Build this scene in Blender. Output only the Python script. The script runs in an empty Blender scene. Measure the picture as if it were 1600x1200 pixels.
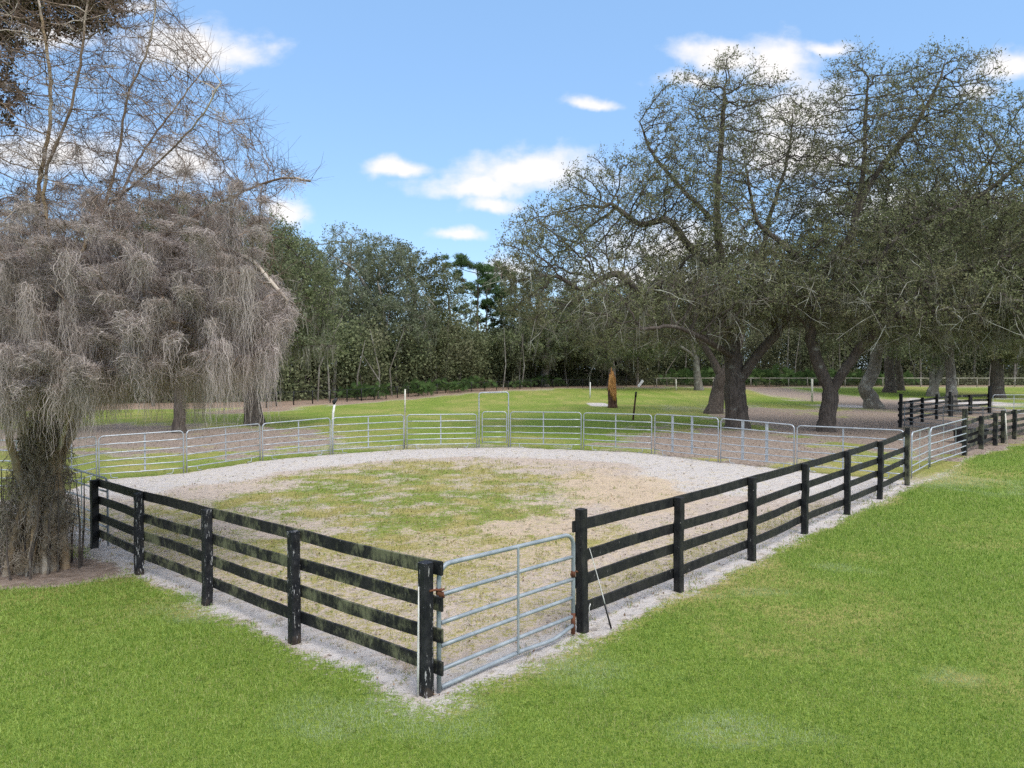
import bpy, math, random
import numpy as np
from mathutils import Vector

rng = np.random.default_rng(11)
random.seed(11)
S = bpy.context.scene
COL = S.collection
PI = math.pi

# ------------------------------------------------------------------ camera geometry
F = 1130.0          # focal length in photo pixels (1600 wide)
CH = 3.5            # camera height
TH = math.atan(25 / F)   # downward pitch
CT, ST = math.cos(TH), math.sin(TH)

def ray(px, py):
    u, v = (px - 800) / F, (600 - py) / F
    return u, CT + v * ST, v * CT - ST

def G(px, py, z=0.0):
    x, y, d = ray(px, py)
    t = (z - CH) / d
    return np.array([x * t, y * t, z])

def P(px, py, Y):
    x, y, d = ray(px, py)
    t = Y / y
    return np.array([x * t, Y, CH + d * t])

def to_px(p):
    x, y, z = p[..., 0], p[..., 1], p[..., 2] - CH
    dep = y * CT - z * ST
    return 800 + F * x / dep, 600 - F * (y * ST + z * CT) / dep

def terr(x, y):
    t = np.clip((np.asarray(y, float) - 80) / 40, 0, 1)
    return 0.5 * t * t * (3 - 2 * t)

# ------------------------------------------------------------------ noise
def _h(i, j, s):
    n = (i * 374761393 + j * 668265263 + s * 1274126177) & 0xffffffff
    n = ((n ^ (n >> 13)) * 1274126177) & 0xffffffff
    return ((n ^ (n >> 16)) & 0xffff) / 65535.0

def vnoise(x, y, s=0):
    x = np.asarray(x, float); y = np.asarray(y, float)
    i = np.floor(x).astype(np.int64); j = np.floor(y).astype(np.int64)
    fx, fy = x - i, y - j
    fx = fx * fx * (3 - 2 * fx); fy = fy * fy * (3 - 2 * fy)
    a = _h(i, j, s) * (1 - fx) + _h(i + 1, j, s) * fx
    b = _h(i, j + 1, s) * (1 - fx) + _h(i + 1, j + 1, s) * fx
    return a * (1 - fy) + b * fy

def fbm(x, y, s=0, o=4):
    r, a, t = 0, 0.5, 0
    for k in range(o):
        r = r + a * vnoise(x * 2 ** k, y * 2 ** k, s + k * 17); t += a; a *= .55
    return r / t

def ss(a, b, x):
    t = np.clip((np.asarray(x, float) - a) / (b - a), 0, 1)
    return t * t * (3 - 2 * t)

# ------------------------------------------------------------------ mesh helpers
ORG = {}

def link(name, me, mat, parent=None):
    o = bpy.data.objects.new(name, me)
    COL.objects.link(o)
    if mat is not None:
        me.materials.append(mat)
    if parent is not None:
        o.parent = parent
        ORG[o.name] = ORG[parent.name]
    else:
        ORG[o.name] = np.zeros(3)
    return o

def np_mesh(name, V, Q, rnd=None, smooth=False):
    """V (n,3); Q (m,k) all faces the same size"""
    me = bpy.data.meshes.new(name)
    V = np.ascontiguousarray(V, dtype=np.float32); Q = np.ascontiguousarray(Q, dtype=np.int32)
    k = Q.shape[1]
    me.vertices.add(len(V)); me.vertices.foreach_set('co', V.ravel())
    me.loops.add(Q.size); me.loops.foreach_set('vertex_index', Q.ravel())
    me.polygons.add(len(Q))
    me.polygons.foreach_set('loop_start', np.arange(0, Q.size, k, dtype=np.int32))
    me.polygons.foreach_set('loop_total', np.full(len(Q), k, dtype=np.int32))
    if smooth:
        me.polygons.foreach_set('use_smooth', np.ones(len(Q), dtype=bool))
    if rnd is not None:
        at = me.attributes.new('rnd', 'FLOAT', 'FACE')
        at.data.foreach_set('value', np.ascontiguousarray(rnd, dtype=np.float32))
    me.update(calc_edges=True)
    return me

class MB:
    def __init__(s):
        s.v = []; s.f = []; s.sm = []; s.n = 0

    def add(s, V, Fc, smooth=False):
        V = np.asarray(V, float)
        s.v.append(V)
        for f in Fc:
            s.f.append(tuple(int(i) + s.n for i in f)); s.sm.append(smooth)
        s.n += len(V)
        return s

    def tube(s, pts, rad, sides=8, cap=True, jit=0.0):
        pts = np.asarray(pts, float); n = len(pts)
        rad = np.full(n, rad) if np.isscalar(rad) else np.asarray(rad, float)
        T = np.gradient(pts, axis=0)
        T /= np.linalg.norm(T, axis=1)[:, None] + 1e-9
        a = np.array([0, 0, 1.0]) if abs(T[0][2]) < .9 else np.array([1.0, 0, 0])
        N = np.cross(T[0], a); N /= np.linalg.norm(N)
        ang = np.linspace(0, 2 * PI, sides, endpoint=False)
        V = np.empty((n, sides, 3))
        for i in range(n):
            N = N - T[i] * N.dot(T[i]); N /= np.linalg.norm(N) + 1e-9
            B = np.cross(T[i], N)
            r = rad[i] * (1 + (rng.uniform(-jit, jit, sides) if jit else 0))
            V[i] = pts[i] + (np.cos(ang) * r)[:, None] * N + (np.sin(ang) * r)[:, None] * B
        fs = []
        for i in range(n - 1):
            for k in range(sides):
                k2 = (k + 1) % sides
                fs.append((i * sides + k, i * sides + k2, (i + 1) * sides + k2, (i + 1) * sides + k))
        s.add(V.reshape(-1, 3), fs, True)
        if cap:
            b = s.n - n * sides
            s.f.append(tuple(b + k for k in range(sides))[::-1]); s.sm.append(False)
            s.f.append(tuple(b + (n - 1) * sides + k for k in range(sides))); s.sm.append(False)
        return s

    def beam(s, p0, p1, w, h, side, ch=0.006, segs=1, wob=0.0, end_cut=None):
        """rectangular bar p0->p1: w along 'side', h along the third axis; chamfered edges"""
        p0 = np.asarray(p0, float); p1 = np.asarray(p1, float)
        T = p1 - p0; T /= np.linalg.norm(T)
        A = np.asarray(side, float); A = A - T * A.dot(T); A /= np.linalg.norm(A)
        B = np.cross(T, A)
        a, b = w / 2, h / 2
        prof = [(-a + ch, -b), (a - ch, -b), (a, -b + ch), (a, b - ch), (a - ch, b), (-a + ch, b), (-a, b - ch), (-a, -b + ch)]
        V = []; sg = rng.normal(0, .010) if wob and segs > 6 else 0
        for i in range(segs + 1):
            c = p0 + (p1 - p0) * i / segs + B * (sg * 4 * (i / segs) * (1 - i / segs))
            wa, wb = (rng.normal(0, wob, 2) if wob and 0 < i < segs else (0, 0))
            for (x, y) in prof:
                jj = rng.normal(0, wob * .35, 2) if wob else (0, 0)
                V.append(c + A * (x + wa + jj[0]) + B * (y + wb + jj[1]))
        fs = []
        for i in range(segs):
            for k in range(8):
                k2 = (k + 1) % 8
                fs.append((i * 8 + k, i * 8 + k2, (i + 1) * 8 + k2, (i + 1) * 8 + k))
        fs.append(tuple(range(7, -1, -1))); fs.append(tuple(segs * 8 + k for k in range(8)))
        return s.add(V, fs)

    def build(s, name, mat, parent=None):
        V = np.concatenate(s.v)
        if parent is not None:
            V = V - ORG[parent.name]
        me = bpy.data.meshes.new(name)
        me.from_pydata(V.tolist(), [], s.f)
        me.polygons.foreach_set('use_smooth', np.array(s.sm, dtype=bool))
        me.update()
        return link(name, me, mat, parent)

def tag(o, label, cat, group=None, kind=None):
    o['label'] = label
    if cat: o['category'] = cat
    if group: o['group'] = group
    if kind: o['kind'] = kind
    return o

def thing(name, loc, label, cat, group=None):
    o = bpy.data.objects.new(name, None); COL.objects.link(o)
    o.location = [float(c) for c in loc]; o.empty_display_size = .3
    ORG[o.name] = np.asarray(loc, float)
    return tag(o, label, cat, group)

def copy_tree(root, loc, rz, sc, label, group=None, cat=None):
    r = root.copy(); COL.objects.link(r)
    r.location = [float(c) for c in loc]; r.rotation_euler = (0, 0, rz); r.scale = sc if not np.isscalar(sc) else (sc, sc, sc)
    r['label'] = label
    if group: r['group'] = group
    elif 'group' in r: del r['group']
    ORG[r.name] = np.asarray(loc, float)
    for ch in list(root.children):
        c = ch.copy(); COL.objects.link(c); c.parent = r
        for g in list(ch.children):
            d = g.copy(); COL.objects.link(d); d.parent = c
    return r

# ------------------------------------------------------------------ materials
class NT:
    def __init__(s, name):
        s.m = bpy.data.materials.new(name); s.m.use_nodes = True
        s.t = s.m.node_tree
        s.b = s.t.nodes['Principled BSDF']; s.out = s.t.nodes['Material Output']
        s.b.inputs['Specular IOR Level'].default_value = 0.25
        s.pos = s.n('ShaderNodeTexCoord').outputs['Object']

    def n(s, t): return s.t.nodes.new(t)

    def l(s, a, b): s.t.links.new(a, b)

    def put(s, sock, v):
        if hasattr(v, 'is_output'): s.l(v, sock)
        else:
            if isinstance(v, tuple) and len(v) == 3: v = (*v, 1)
            sock.default_value = v

    def math(s, op, a, b=0.0, clamp=False):
        n = s.n('ShaderNodeMath'); n.operation = op; n.use_clamp = clamp
        s.put(n.inputs[0], a); s.put(n.inputs[1], b)
        return n.outputs[0]

    def mix(s, f, a, b):
        n = s.n('ShaderNodeMix'); n.data_type = 'RGBA'
        s.put(n.inputs[0], f); s.put(n.inputs[6], a); s.put(n.inputs[7], b)
        return n.outputs[2]

    def noise(s, scale, detail=4, rough=.6, stretch=None, vec=None):
        v = vec or s.pos
        if stretch:
            mp = s.n('ShaderNodeMapping'); mp.inputs['Scale'].default_value = stretch
            s.l(v, mp.inputs[0]); v = mp.outputs[0]
        n = s.n('ShaderNodeTexNoise'); n.inputs['Scale'].default_value = scale
        n.inputs['Detail'].default_value = detail; n.inputs['Roughness'].default_value = rough
        s.l(v, n.inputs['Vector'])
        return n.outputs['Fac']

    def step(s, x, a, b):
        n = s.n('ShaderNodeMapRange'); n.interpolation_type = 'SMOOTHSTEP'
        n.inputs['From Min'].default_value = a; n.inputs['From Max'].default_value = b
        s.put(n.inputs['Value'], x)
        return n.outputs['Result']

    def attr(s, name):
        n = s.n('ShaderNodeAttribute'); n.attribute_name = name
        return n

    def bump(s, h, strength=.5, dist=.02):
        n = s.n('ShaderNodeBump'); n.inputs['Strength'].default_value = strength; n.inputs['Distance'].default_value = dist
        s.l(h, n.inputs['Height']); s.l(n.outputs[0], s.b.inputs['Normal'])

    def color(s, c): s.put(s.b.inputs['Base Color'], c)

    def rough(s, r): s.put(s.b.inputs['Roughness'], r)

    def leafy(s, col, trans=.35):
        """diffuse + translucent leaf"""
        d = s.n('ShaderNodeBsdfDiffuse'); t = s.n('ShaderNodeBsdfTranslucent'); m = s.n('ShaderNodeMixShader')
        m.inputs[0].default_value = trans
        s.put(d.inputs[0], col); s.put(t.inputs[0], col)
        s.l(d.outputs[0], m.inputs[1]); s.l(t.outputs[0], m.inputs[2]); s.l(m.outputs[0], s.out.inputs[0])
        s.t.nodes.remove(s.b)
        return s.m

def leaf_mat(name, c0, c1, c2, trans=.35, scale=.35):
    k = NT(name)
    r = k.attr('rnd').outputs['Fac']
    n = k.noise(scale, 3)
    a = k.mix(k.step(r, 0, 1), c0, c1)
    a = k.mix(k.math('MULTIPLY', k.step(n, .42, .68), .8), a, c2)
    return k.leafy(a, trans)

M = {}
M['oak_leaf'] = leaf_mat('oak_leaf', (.090, .104, .050), (.265, .275, .145), (.20, .18, .105))
M['oak_leaf_green'] = leaf_mat('oak_leaf_green', (.088, .112, .052), (.225, .25, .122), (.21, .23, .145))
M['oak_leaf_grey'] = leaf_mat('oak_leaf_grey', (.125, .145, .09), (.25, .27, .18), (.13, .15, .085))
M['oak_leaf_dark'] = leaf_mat('oak_leaf_dark', (.055, .070, .030), (.14, .155, .066), (.12, .115, .058))
M['brown_leaf'] = leaf_mat('brown_leaf', (.035, .026, .012), (.075, .052, .024), (.05, .042, .016))
M['pine_needle'] = leaf_mat('pine_needle', (.065, .115, .045), (.15, .225, .09), (.10, .15, .065))
M['wood_leaf'] = leaf_mat('wood_leaf', (.080, .10, .050), (.245, .265, .14), (.21, .20, .125), scale=.12)
M['palm_leaf'] = leaf_mat('palm_leaf', (.045, .085, .028), (.12, .175, .06), (.07, .11, .045))
M['moss'] = leaf_mat('moss', (.36, .30, .275), (.67, .585, .54), (.42, .365, .315), trans=.4, scale=.7)
M['moss_brown'] = leaf_mat('moss_brown', (.20, .16, .115), (.46, .40, .335), (.28, .225, .15), trans=.4, scale=1.3)
M['moss_far'] = leaf_mat('moss_far', (.17, .165, .125), (.33, .315, .25), (.22, .21, .16), trans=.4, scale=.3)

def bark(name, c0, c1, lichen, lo=.5, hi=.62, sc=3.0, st=(1, 1, .25)):
    k = NT(name)
    n = k.noise(sc * 3, 6, .7, st)
    c = k.mix(k.step(n, .3, .7), c0, c1)
    c = k.mix(k.step(k.noise(sc * .55, 5, .7), lo, hi), c, lichen)
    k.color(c); k.rough(.9); k.bump(k.noise(sc * 4, 6, .7, st), .9, .05)
    return k.m

M['oak_bark'] = bark('oak_bark', (.050, .040, .033), (.13, .105, .088), (.24, .23, .195), .56, .72)
M['oak_twig'] = bark('oak_twig', (.085, .070, .052), (.17, .148, .115), (.36, .355, .29), .50, .64, 1.2, (1, 1, 1))
M['lichen_twig'] = bark('lichen_twig', (.13, .115, .09), (.25, .235, .185), (.42, .42, .35), .46, .60, 1.2, (1, 1, 1))
M['fine_twig'] = bark('fine_twig', (.085, .055, .042), (.17, .115, .085), (.30, .25, .21), .58, .7, 1.0, (1, 1, 1))
M['grey_bark'] = bark('grey_bark', (.10, .085, .07), (.21, .19, .16), (.30, .29, .25), .5, .66)
M['pale_bark'] = bark('pale_bark', (.16, .14, .115), (.30, .275, .235), (.34, .33, .28), .5, .66)
M['pine_bark'] = bark('pine_bark', (.075, .05, .042), (.17, .115, .095), (.2, .16, .14), .6, .8)
M['golden_bark'] = bark('golden_bark', (.22, .155, .095), (.40, .285, .165), (.40, .35, .28), .46, .62, 2.0)
M['bare_twig'] = bark('bare_twig', (.14, .095, .068), (.28, .20, .145), (.50, .43, .36), .50, .62, 1.0, (1, 1, 1))

def wood_paint(name, algae):
    k = NT(name)
    fine = k.noise(9, 6, .75, (1, 1, .6))
    big = k.noise(2.4, 4, .65)
    c = k.mix(k.step(fine, .35, .75), (.006, .0065, .008), (.028, .027, .027))
    if algae:
        f = k.math('MULTIPLY', k.step(k.math('ADD', big, k.math('MULTIPLY', k.noise(22, 5, .8, (1, 1, .35)), .55)), .72, .96), algae)
        c = k.mix(f, c, (.20, .20, .11))
    # flaked paint with bare wood showing
    fl = k.step(k.noise(34, 5, .7, (1, 1, .3)), .66, .70)
    c = k.mix(k.math('MULTIPLY', fl, .8 if algae else .35), c, (.26, .25, .23))
    k.color(c); k.rough(.62); k.bump(k.noise(40, 4, .7, (1, 1, .2)), .4, .006)
    return k.m

M['black_board'] = wood_paint('black_board', .05)
M['algae_board'] = wood_paint('algae_board', .7)
M['black_post'] = wood_paint('black_post', .04)
M['old_post'] = wood_paint('old_post', .45)

def chip_post():
    k = NT('chipped_post')
    z = k.n('ShaderNodeSeparateXYZ'); k.l(k.pos, z.inputs[0])
    fine = k.noise(9, 6, .75)
    c = k.mix(k.step(fine, .35, .75), (.006, .0065, .009), (.03, .03, .032))
    fl = k.step(k.noise(24, 6, .75, (1, 1, .22)), .585, .63)
    c = k.mix(fl, c, (.40, .39, .38))
    foot = k.math('ADD', z.outputs[2], k.math('MULTIPLY', k.noise(12, 4), -.5))
    c = k.mix(k.math('MULTIPLY', k.step(foot, -.14, -.24), .12), c, (.20, .125, .06))
    k.color(c); k.rough(.6); k.bump(k.noise(30, 4, .7, (1, 1, .2)), .5, .008)
    return k.m
M['chipped_post'] = chip_post()

def metal(name, c, c2, rough, met):
    k = NT(name)
    k.color(k.mix(k.step(k.noise(5, 5, .7), .35, .7), c, c2)); k.rough(rough)
    k.b.inputs['Metallic'].default_value = met
    return k.m
M['galv'] = metal('galvanised', (.34, .37, .40), (.48, .505, .525), .42, .45)
M['galv_dull'] = metal('galvanised_dull', (.22, .25, .275), (.33, .36, .38), .5, .3)
M['rust'] = metal('rust', (.085, .032, .018), (.18, .07, .035), .85, .0)
M['black_metal'] = metal('black_metal', (.008, .008, .009), (.02, .02, .021), .5, .0)
M['black_rubber'] = metal('black_rubber', (.012, .012, .013), (.03, .03, .03), .55, .0)
M['white_paint'] = metal('white_paint', (.55, .54, .5), (.75, .74, .7), .6, .0)
M['cream_pole'] = metal('cream_pole', (.52, .49, .40), (.66, .63, .54), .6, .0)
M['weathered_wood'] = metal('weathered_wood', (.20, .18, .14), (.42, .40, .33), .85, .0)
M['wire'] = metal('wire', (.11, .11, .10), (.2, .2, .18), .6, .0)

def raw_wood():
    k = NT('raw_wood')
    n = k.noise(5, 6, .7, (1.6, 1.6, .28))
    c = k.mix(k.step(n, .3, .65), (.26, .10, .03), (.66, .34, .12))
    c = k.mix(k.step(k.noise(3, 5, .7, (1.5, 1.5, .3)), .58, .66), c, (.09, .04, .02))
    k.color(c); k.rough(.85); k.bump(n, 1, .08)
    return k.m
M['raw_wood'] = raw_wood()
M['gun_bark'] = bark('snag_bark', (.05, .025, .018), (.14, .075, .05), (.16, .10, .07), .6, .8)

# ------------------------------------------------------------------ layout points
LP = [(148, 857, 750), (218, 896, 770), (324, 944, 796), (460, 1003, 830), (666, 1086, 878)]
RP = [(910, 986, 795), (1060, 923, 777), (1175, 875, 746), (1257, 832, 725), (1324, 803, 705), (1375, 779, 690), (1417, 758, 668)]
# round-pen panels: (x, base y, top y) at both ends
PANELS = [((155, 749, 682), (287, 739, 673)), ((292, 738, 673), (406.5, 720, 662)), ((410.5, 720, 662), (516, 710, 653)),
          ((520, 709.5, 653), (631, 702, 648)), ((636, 701.5, 648), (745, 699, 647)),
          ((797.5, 699.5, 643.5), (908, 702, 644.5)), ((912, 702.5, 645), (1018, 709, 648)), ((1023, 710, 647), (1122, 722, 653)),
          ((1126, 722.5, 654), (1240.5, 734, 664)), ((1245, 735, 665), (1412, 750, 672.5))]

def ztop(px, base, top):
    """height of something standing at ground pixel (px, base) whose top is at pixel row top"""
    g = G(px, base)
    return P(px, top, g[1])[2]

# ------------------------------------------------------------------ ground zones
def poly_sd(x, y, poly):
    """signed distance (negative inside)"""
    poly = np.asarray(poly); n = len(poly)
    d = np.full(x.shape, 1e9); ins = np.zeros(x.shape, bool)
    for i in range(n):
        ax, ay = poly[i][:2]; bx, by = poly[(i + 1) % n][:2]
        ex, ey = bx - ax, by - ay
        wx, wy = x - ax, y - ay
        t = np.clip((wx * ex + wy * ey) / (ex * ex + ey * ey + 1e-12), 0, 1)
        d = np.minimum(d, (wx - ex * t) ** 2 + (wy - ey * t) ** 2)
        c = ((ay <= y) & (by > y)) | ((by <= y) & (ay > y))
        xi = ax + (y - ay) / (by - ay + 1e-12) * ex
        ins ^= c & (x < xi)
    d = np.sqrt(d)
    return np.where(ins, -d, d)

def GP(pts): return [G(a, b)[:2] for a, b in pts]

L0, L1 = G(148, 857)[:2], G(666, 1086)[:2]
R0, R1 = G(910, 986)[:2], G(1417, 758)[:2]
back = [p for pr in PANELS for p in ((pr[0][0], pr[0][1]), (pr[1][0], pr[1][1]))]
Ldir = (L0 - L1) / np.linalg.norm(L0 - L1)
PEN = [L1, R0] + [G(a, b)[:2] for a, b, c in RP[1:]] + GP(back[::-1]) + [L0 + Ldir * 5.5, L0]
# lawn side = camera side of the two fence lines
R2 = G(1600, 690)[:2]
Rdir = (R2 - R1) / np.linalg.norm(R2 - R1)
LAWN = [L0 + Ldir * 150, L0, L1, R0, R1, G(1510, 713)[:2], R2, R2 + Rdir * 150, np.array([400, -200.]), np.array([-400, -200.])]

def blob(x, y, px, py, rx, ry):
    c = G(px, py)[:2]
    a = abs(G(px + rx, py)[0] - c[0]); b = abs(G(px, py - ry)[1] - G(px, py + ry)[1]) / 2
    return np.sqrt(((x - c[0]) / a) ** 2 + ((y - c[1]) / b) ** 2)

Z_EXTRA = {}
def zones(x, y):
    """weights: green, litter, tan, pale, dry"""
    sl = poly_sd(x, y, LAWN); sp = poly_sd(x, y, PEN)
    n1 = fbm(x * .9, y * .9, 3); n2 = fbm(x * .25, y * .25, 9); n3 = fbm(x * 3, y * 3, 21)
    n4 = fbm(x * 2.2, y * 2.2, 55, 3)
    lawn = ss(-.08, -.26, sl + (n1 - .5) * .36 + (n4 - .5) * .60)
    fyl = np.interp(x, [-60, -24, -21.3, -16.5, -8.1, 6, 23, 90], [52, 62, 66, 75, 92, 112, 117, 117])
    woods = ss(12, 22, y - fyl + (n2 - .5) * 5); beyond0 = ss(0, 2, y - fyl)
    pen = ss(.1, -.1, sp) * (1 - lawn)
    # ---- pasture
    green = 1.02 + (n1 - .5) * .5
    litter = .12 + (n1 - .5) * .5; dry = .50 + .7 * (n2 - .5) + .5 * (n1 - .5)
    # brown leaf litter behind the pen and under the trees
    def lit(px, py, rx, ry, amt=1.0):
        nonlocal litter
        d = blob(x, y, px, py, rx, ry) + (n1 - .5) * 1.0 + (n2 - .5) * .8
        litter = np.maximum(litter, amt * ss(1.3, .55, d))
    lit(330, 688, 220, 22); lit(140, 680, 260, 24); lit(1130, 695, 190, 34, .95); lit(1330, 668, 150, 42, 1.); lit(1480, 660, 150, 30, 1)
    lit(1600, 650, 130, 60, 1); lit(640, 698, 240, 5, .5)
    lit(1080, 640, 60, 10, .4)
    # pine straw along the far fences
    lit(640, 622, 320, 11, .0)
    fx = [G(380, 642)[:2], G(435, 634)[:2], G(552, 627)[:2], G(700, 616)[:2], np.array([6, 112.]), np.array([24, 117.]), np.array([80, 117.])]
    dl = np.full(x.shape, 1e9)
    for a, b in zip(fx[:-1], fx[1:]):
        e = b - a
        t = np.clip(((x - a[0]) * e[0] + (y - a[1]) * e[1]) / e.dot(e), 0, 1)
        dl = np.minimum(dl, np.hypot(x - a[0] - e[0] * t, y - a[1] - e[1] * t))
    straw = ss(5.0, 1.4, dl + (n2 - .5) * 5 + (n1 - .5) * 2)
    beyond = beyond0
    straw = np.maximum(straw, beyond)
    litter = np.maximum(litter, straw * .9)
    tan = straw * .55
    green = green * (1 - .85 * litter)
    pale = np.zeros_like(x)
    for (px, py, rx, ry) in ((935, 632, 20, 2.2), (1335, 634, 60, 3), (1420, 636, 40, 3), (1500, 628, 60, 6)):
        pale = np.maximum(pale, ss(1.2, .6, blob(x, y, px, py, rx, ry) + (n1 - .5) * .6))
    green = green * (1 - pale)
    dry = dry - .7 * ss(1.1, .5, blob(x, y, 920, 664, 110, 22)) - .4 * ss(1.1, .4, blob(x, y, 1300, 612, 120, 10))
    # ---- pen
    patch = ss(1.15, .45, blob(x, y, 615, 776, 440, 78) + (n1 - .5) * .9 + (n2 - .5) * .7)
    patch2 = ss(1.1, .4, blob(x, y, 650, 880, 380, 110) + (n1 - .5) * 1.1)
    strip = ss(.9, .3, np.abs(sp) + (n1 - .5) * 1.4) * .62
    pg = np.maximum(patch * (.66 + (n3 - .5) * .6 + (n4 - .5) * .7), np.maximum(patch2 * (.53 + (n1 - .5) * .5 + (n4 - .5) * .35), .17 + (n1 - .5) * .45))
    strip = ss(1.0, .3, np.abs(sp + 1.0) + (n4 - .5) * 1.6) * .5
    pg = np.maximum(pg, strip * ss(26, 18, y))
    ptan = np.maximum(ss(1.2, .4, blob(x, y, 960, 765, 150, 42) + (n1 - .5) * .8), .75 * ss(1.2, .3, blob(x, y, 760, 830, 330, 90) + (n2 - .5) * .8))
    ptan = np.maximum(ptan, .45)
    ring = ss(3.8, 2.2, np.abs(sp) + (n1 - .5) * 1.6) * ss(17, 22, y)
    ppale = np.maximum(ring, np.maximum(ss(1.2, .5, blob(x, y, 1100, 748, 130, 26)), .25 + (n1 - .5) * .6))
    pg = pg * (1 - .9 * ring)
    ptan = ptan * (1 - .85 * ring)
    plit = .16 + (n1 - .5) * .5 + (n4 - .5) * .3
    plit = plit * (1 - ring * .7)
    green = green * (1 - pen) + pg * pen; litter = litter * (1 - pen) + plit * pen
    tan = tan * (1 - pen) + ptan * pen; pale = pale * (1 - pen) + ppale * pen; dry = dry * (1 - pen) + (.92 - .50 * patch * ss(.35, .6, n1) + (n4 - .5) * .3) * pen
    # ---- lawn
    g = np.full(x.shape, 1.0) + 0 * x
    wear = np.zeros_like(x)
    for (px, py, rx, ry) in ((630, 1115, 170, 42), (880, 1040, 120, 34), (1315, 886, 40, 9), (1470, 745, 110, 20), (1180, 925, 50, 7), (1100, 930, 40, 8), (1500, 1060, 70, 16), (1150, 1140, 110, 30), (300, 960, 80, 20)):
        wear = np.maximum(wear, ss(1.3, .2, blob(x, y, px, py, rx, ry) + (n1 - .5) * 1.2 + (n4 - .5) * 1.4) * (.75 if rx > 100 else .5))
    edge = ss(-.75, -.15, sl + (n1 - .5) * .7)
    sand_edge = ss(-.36, -.2, sl + (n1 - .5) * .4)
    root = ss(1.2, .75, blob(x, y, 70, 893, 140, 26) + (n1 - .5) * .5)
    lg = (g - .22 * wear - .40 * edge) * (1 - root)
    green = green * (1 - lawn) + lg * lawn
    litter = litter * (1 - lawn) + np.maximum(root, .12 * edge) * lawn
    tan = tan * (1 - lawn) + .15 * lawn
    pale = pale * (1 - lawn) + np.maximum(sand_edge, wear * .8) * lawn
    # bare sand strip at the foot of the board fences
    nf = ss(.58, .28, np.abs(sl + .0) + (n4 - .5) * .4) * (1 - lawn) * ss(26, 20, y)
    pale = np.maximum(pale, nf * .75); tan = tan * (1 - .6 * nf); litter = litter * (1 - .6 * nf); green = green * (1 - .75 * nf)
    right = ss(-1, 4, x)
    dry = dry * (1 - lawn) + (.22 + .10 * right + 1.5 * (n2 - .5) + .7 * (n1 - .5) + .35 * wear + .3 * edge) * lawn
    c = lambda a: np.clip(a, 0, 1)
    Z_EXTRA['woods'] = woods; Z_EXTRA['wear'] = c(wear)
    return c(green), c(litter), c(tan), c(pale), c(dry), lawn, pen

def ground_mat():
    k = NT('ground')
    z1 = k.attr('zone'); z2 = k.attr('zone2')
    s1 = k.n('ShaderNodeSeparateColor'); k.l(z1.outputs['Color'], s1.inputs[0])
    s2 = k.n('ShaderNodeSeparateColor'); k.l(z2.outputs['Color'], s2.inputs[0])
    green, litter, tan = s1.outputs; pale, dry, woods = s2.outputs
    nf = k.noise(26, 6, .72); nm = k.noise(6, 5, .65); nl = k.noise(1.3, 4, .6); nv = k.noise(70, 3, .7)
    nh = k.noise(7.5, 5, .62); ng = k.noise(3.2, 4, .6)
    sand = k.mix(k.step(nm, .25, .75), (.36, .295, .245), (.49, .41, .355))
    sand = k.mix(k.step(k.math('ADD', pale, k.math('MULTIPLY', k.math('SUBTRACT', nm, .5), .9)), .3, .75), sand, (.475, .435, .405))
    sand = k.mix(k.math('MULTIPLY', k.step(k.math('ADD', tan, k.math('MULTIPLY', k.math('SUBTRACT', nm, .5), 1.2)), .35, .85), .85), sand, (.48, .37, .255))
    # dark crumbs and hoof-sized darker mottling
    sand = k.mix(k.math('MULTIPLY', k.step(nh, .50, .66), k.math('SUBTRACT', .62, k.math('MULTIPLY', pale, .42))), sand, (.38, .30, .245))
    sand = k.mix(k.math('MULTIPLY', k.step(k.math('ADD', nh, k.math('MULTIPLY', nf, .4)), .82, .94), .5), sand, (.20, .145, .11))
    sand = k.mix(k.math('MULTIPLY', k.step(ng, .52, .66), k.math('MULTIPLY', k.step(dry, .5, .9), .5)), sand, (.46, .385, .235))
    vo = k.n('ShaderNodeTexVoronoi'); vo.inputs['Scale'].default_value = 3.2; k.l(k.pos, vo.inputs['Vector'])
    hoof = k.math('MULTIPLY', k.math('SUBTRACT', 1.0, k.step(k.math('ADD', vo.outputs['Distance'], k.math('MULTIPLY', k.math('SUBTRACT', nf, .5), .5)), .10, .26)), k.step(ng, .42, .6))
    sand = k.mix(k.math('MULTIPLY', hoof, .5), sand, (.25, .195, .16))  # hoof prints: shade of the hollows put into the sand colour
    lf = k.step(k.math('ADD', litter, k.math('MULTIPLY', k.math('SUBTRACT', nf, .5), 1.5)), .38, .72)
    litc = k.mix(k.step(nm, .3, .7), (.17, .132, .108), (.34, .28, .24))
    litc = k.mix(k.math('MULTIPLY', k.step(nv, .5, .65), .6), litc, (.42, .28, .17))
    litc = k.mix(k.math('MULTIPLY', tan, .7), litc, (.235, .13, .068))
    c = k.mix(lf, sand, litc)
    gr = k.mix(k.step(nf, .32, .68), (.090, .150, .018), (.205, .262, .046))
    gr = k.mix(k.step(k.math('ADD', dry, k.math('MULTIPLY', k.math('SUBTRACT', nm, .5), 1.1)), .3, .95), gr, (.31, .27, .095))
    gf = k.step(k.math('ADD', green, k.math('ADD', k.math('MULTIPLY', k.math('SUBTRACT', nf, .5), 1.7), k.math('MULTIPLY', k.math('SUBTRACT', nh, .5), 1.0))), .40, .68)
    c = k.mix(gf, c, gr)
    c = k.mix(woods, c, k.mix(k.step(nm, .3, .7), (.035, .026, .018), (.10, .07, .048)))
    k.color(c); k.rough(.95); k.b.inputs['Specular IOR Level'].default_value = .1
    k.bump(k.math('ADD', k.math('MULTIPLY', nf, .5), k.math('SUBTRACT', k.math('MULTIPLY', nh, 2.2), k.math('MULTIPLY', hoof, .8))), .7, .06)
    return k.m
M['ground'] = ground_mat()

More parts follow.
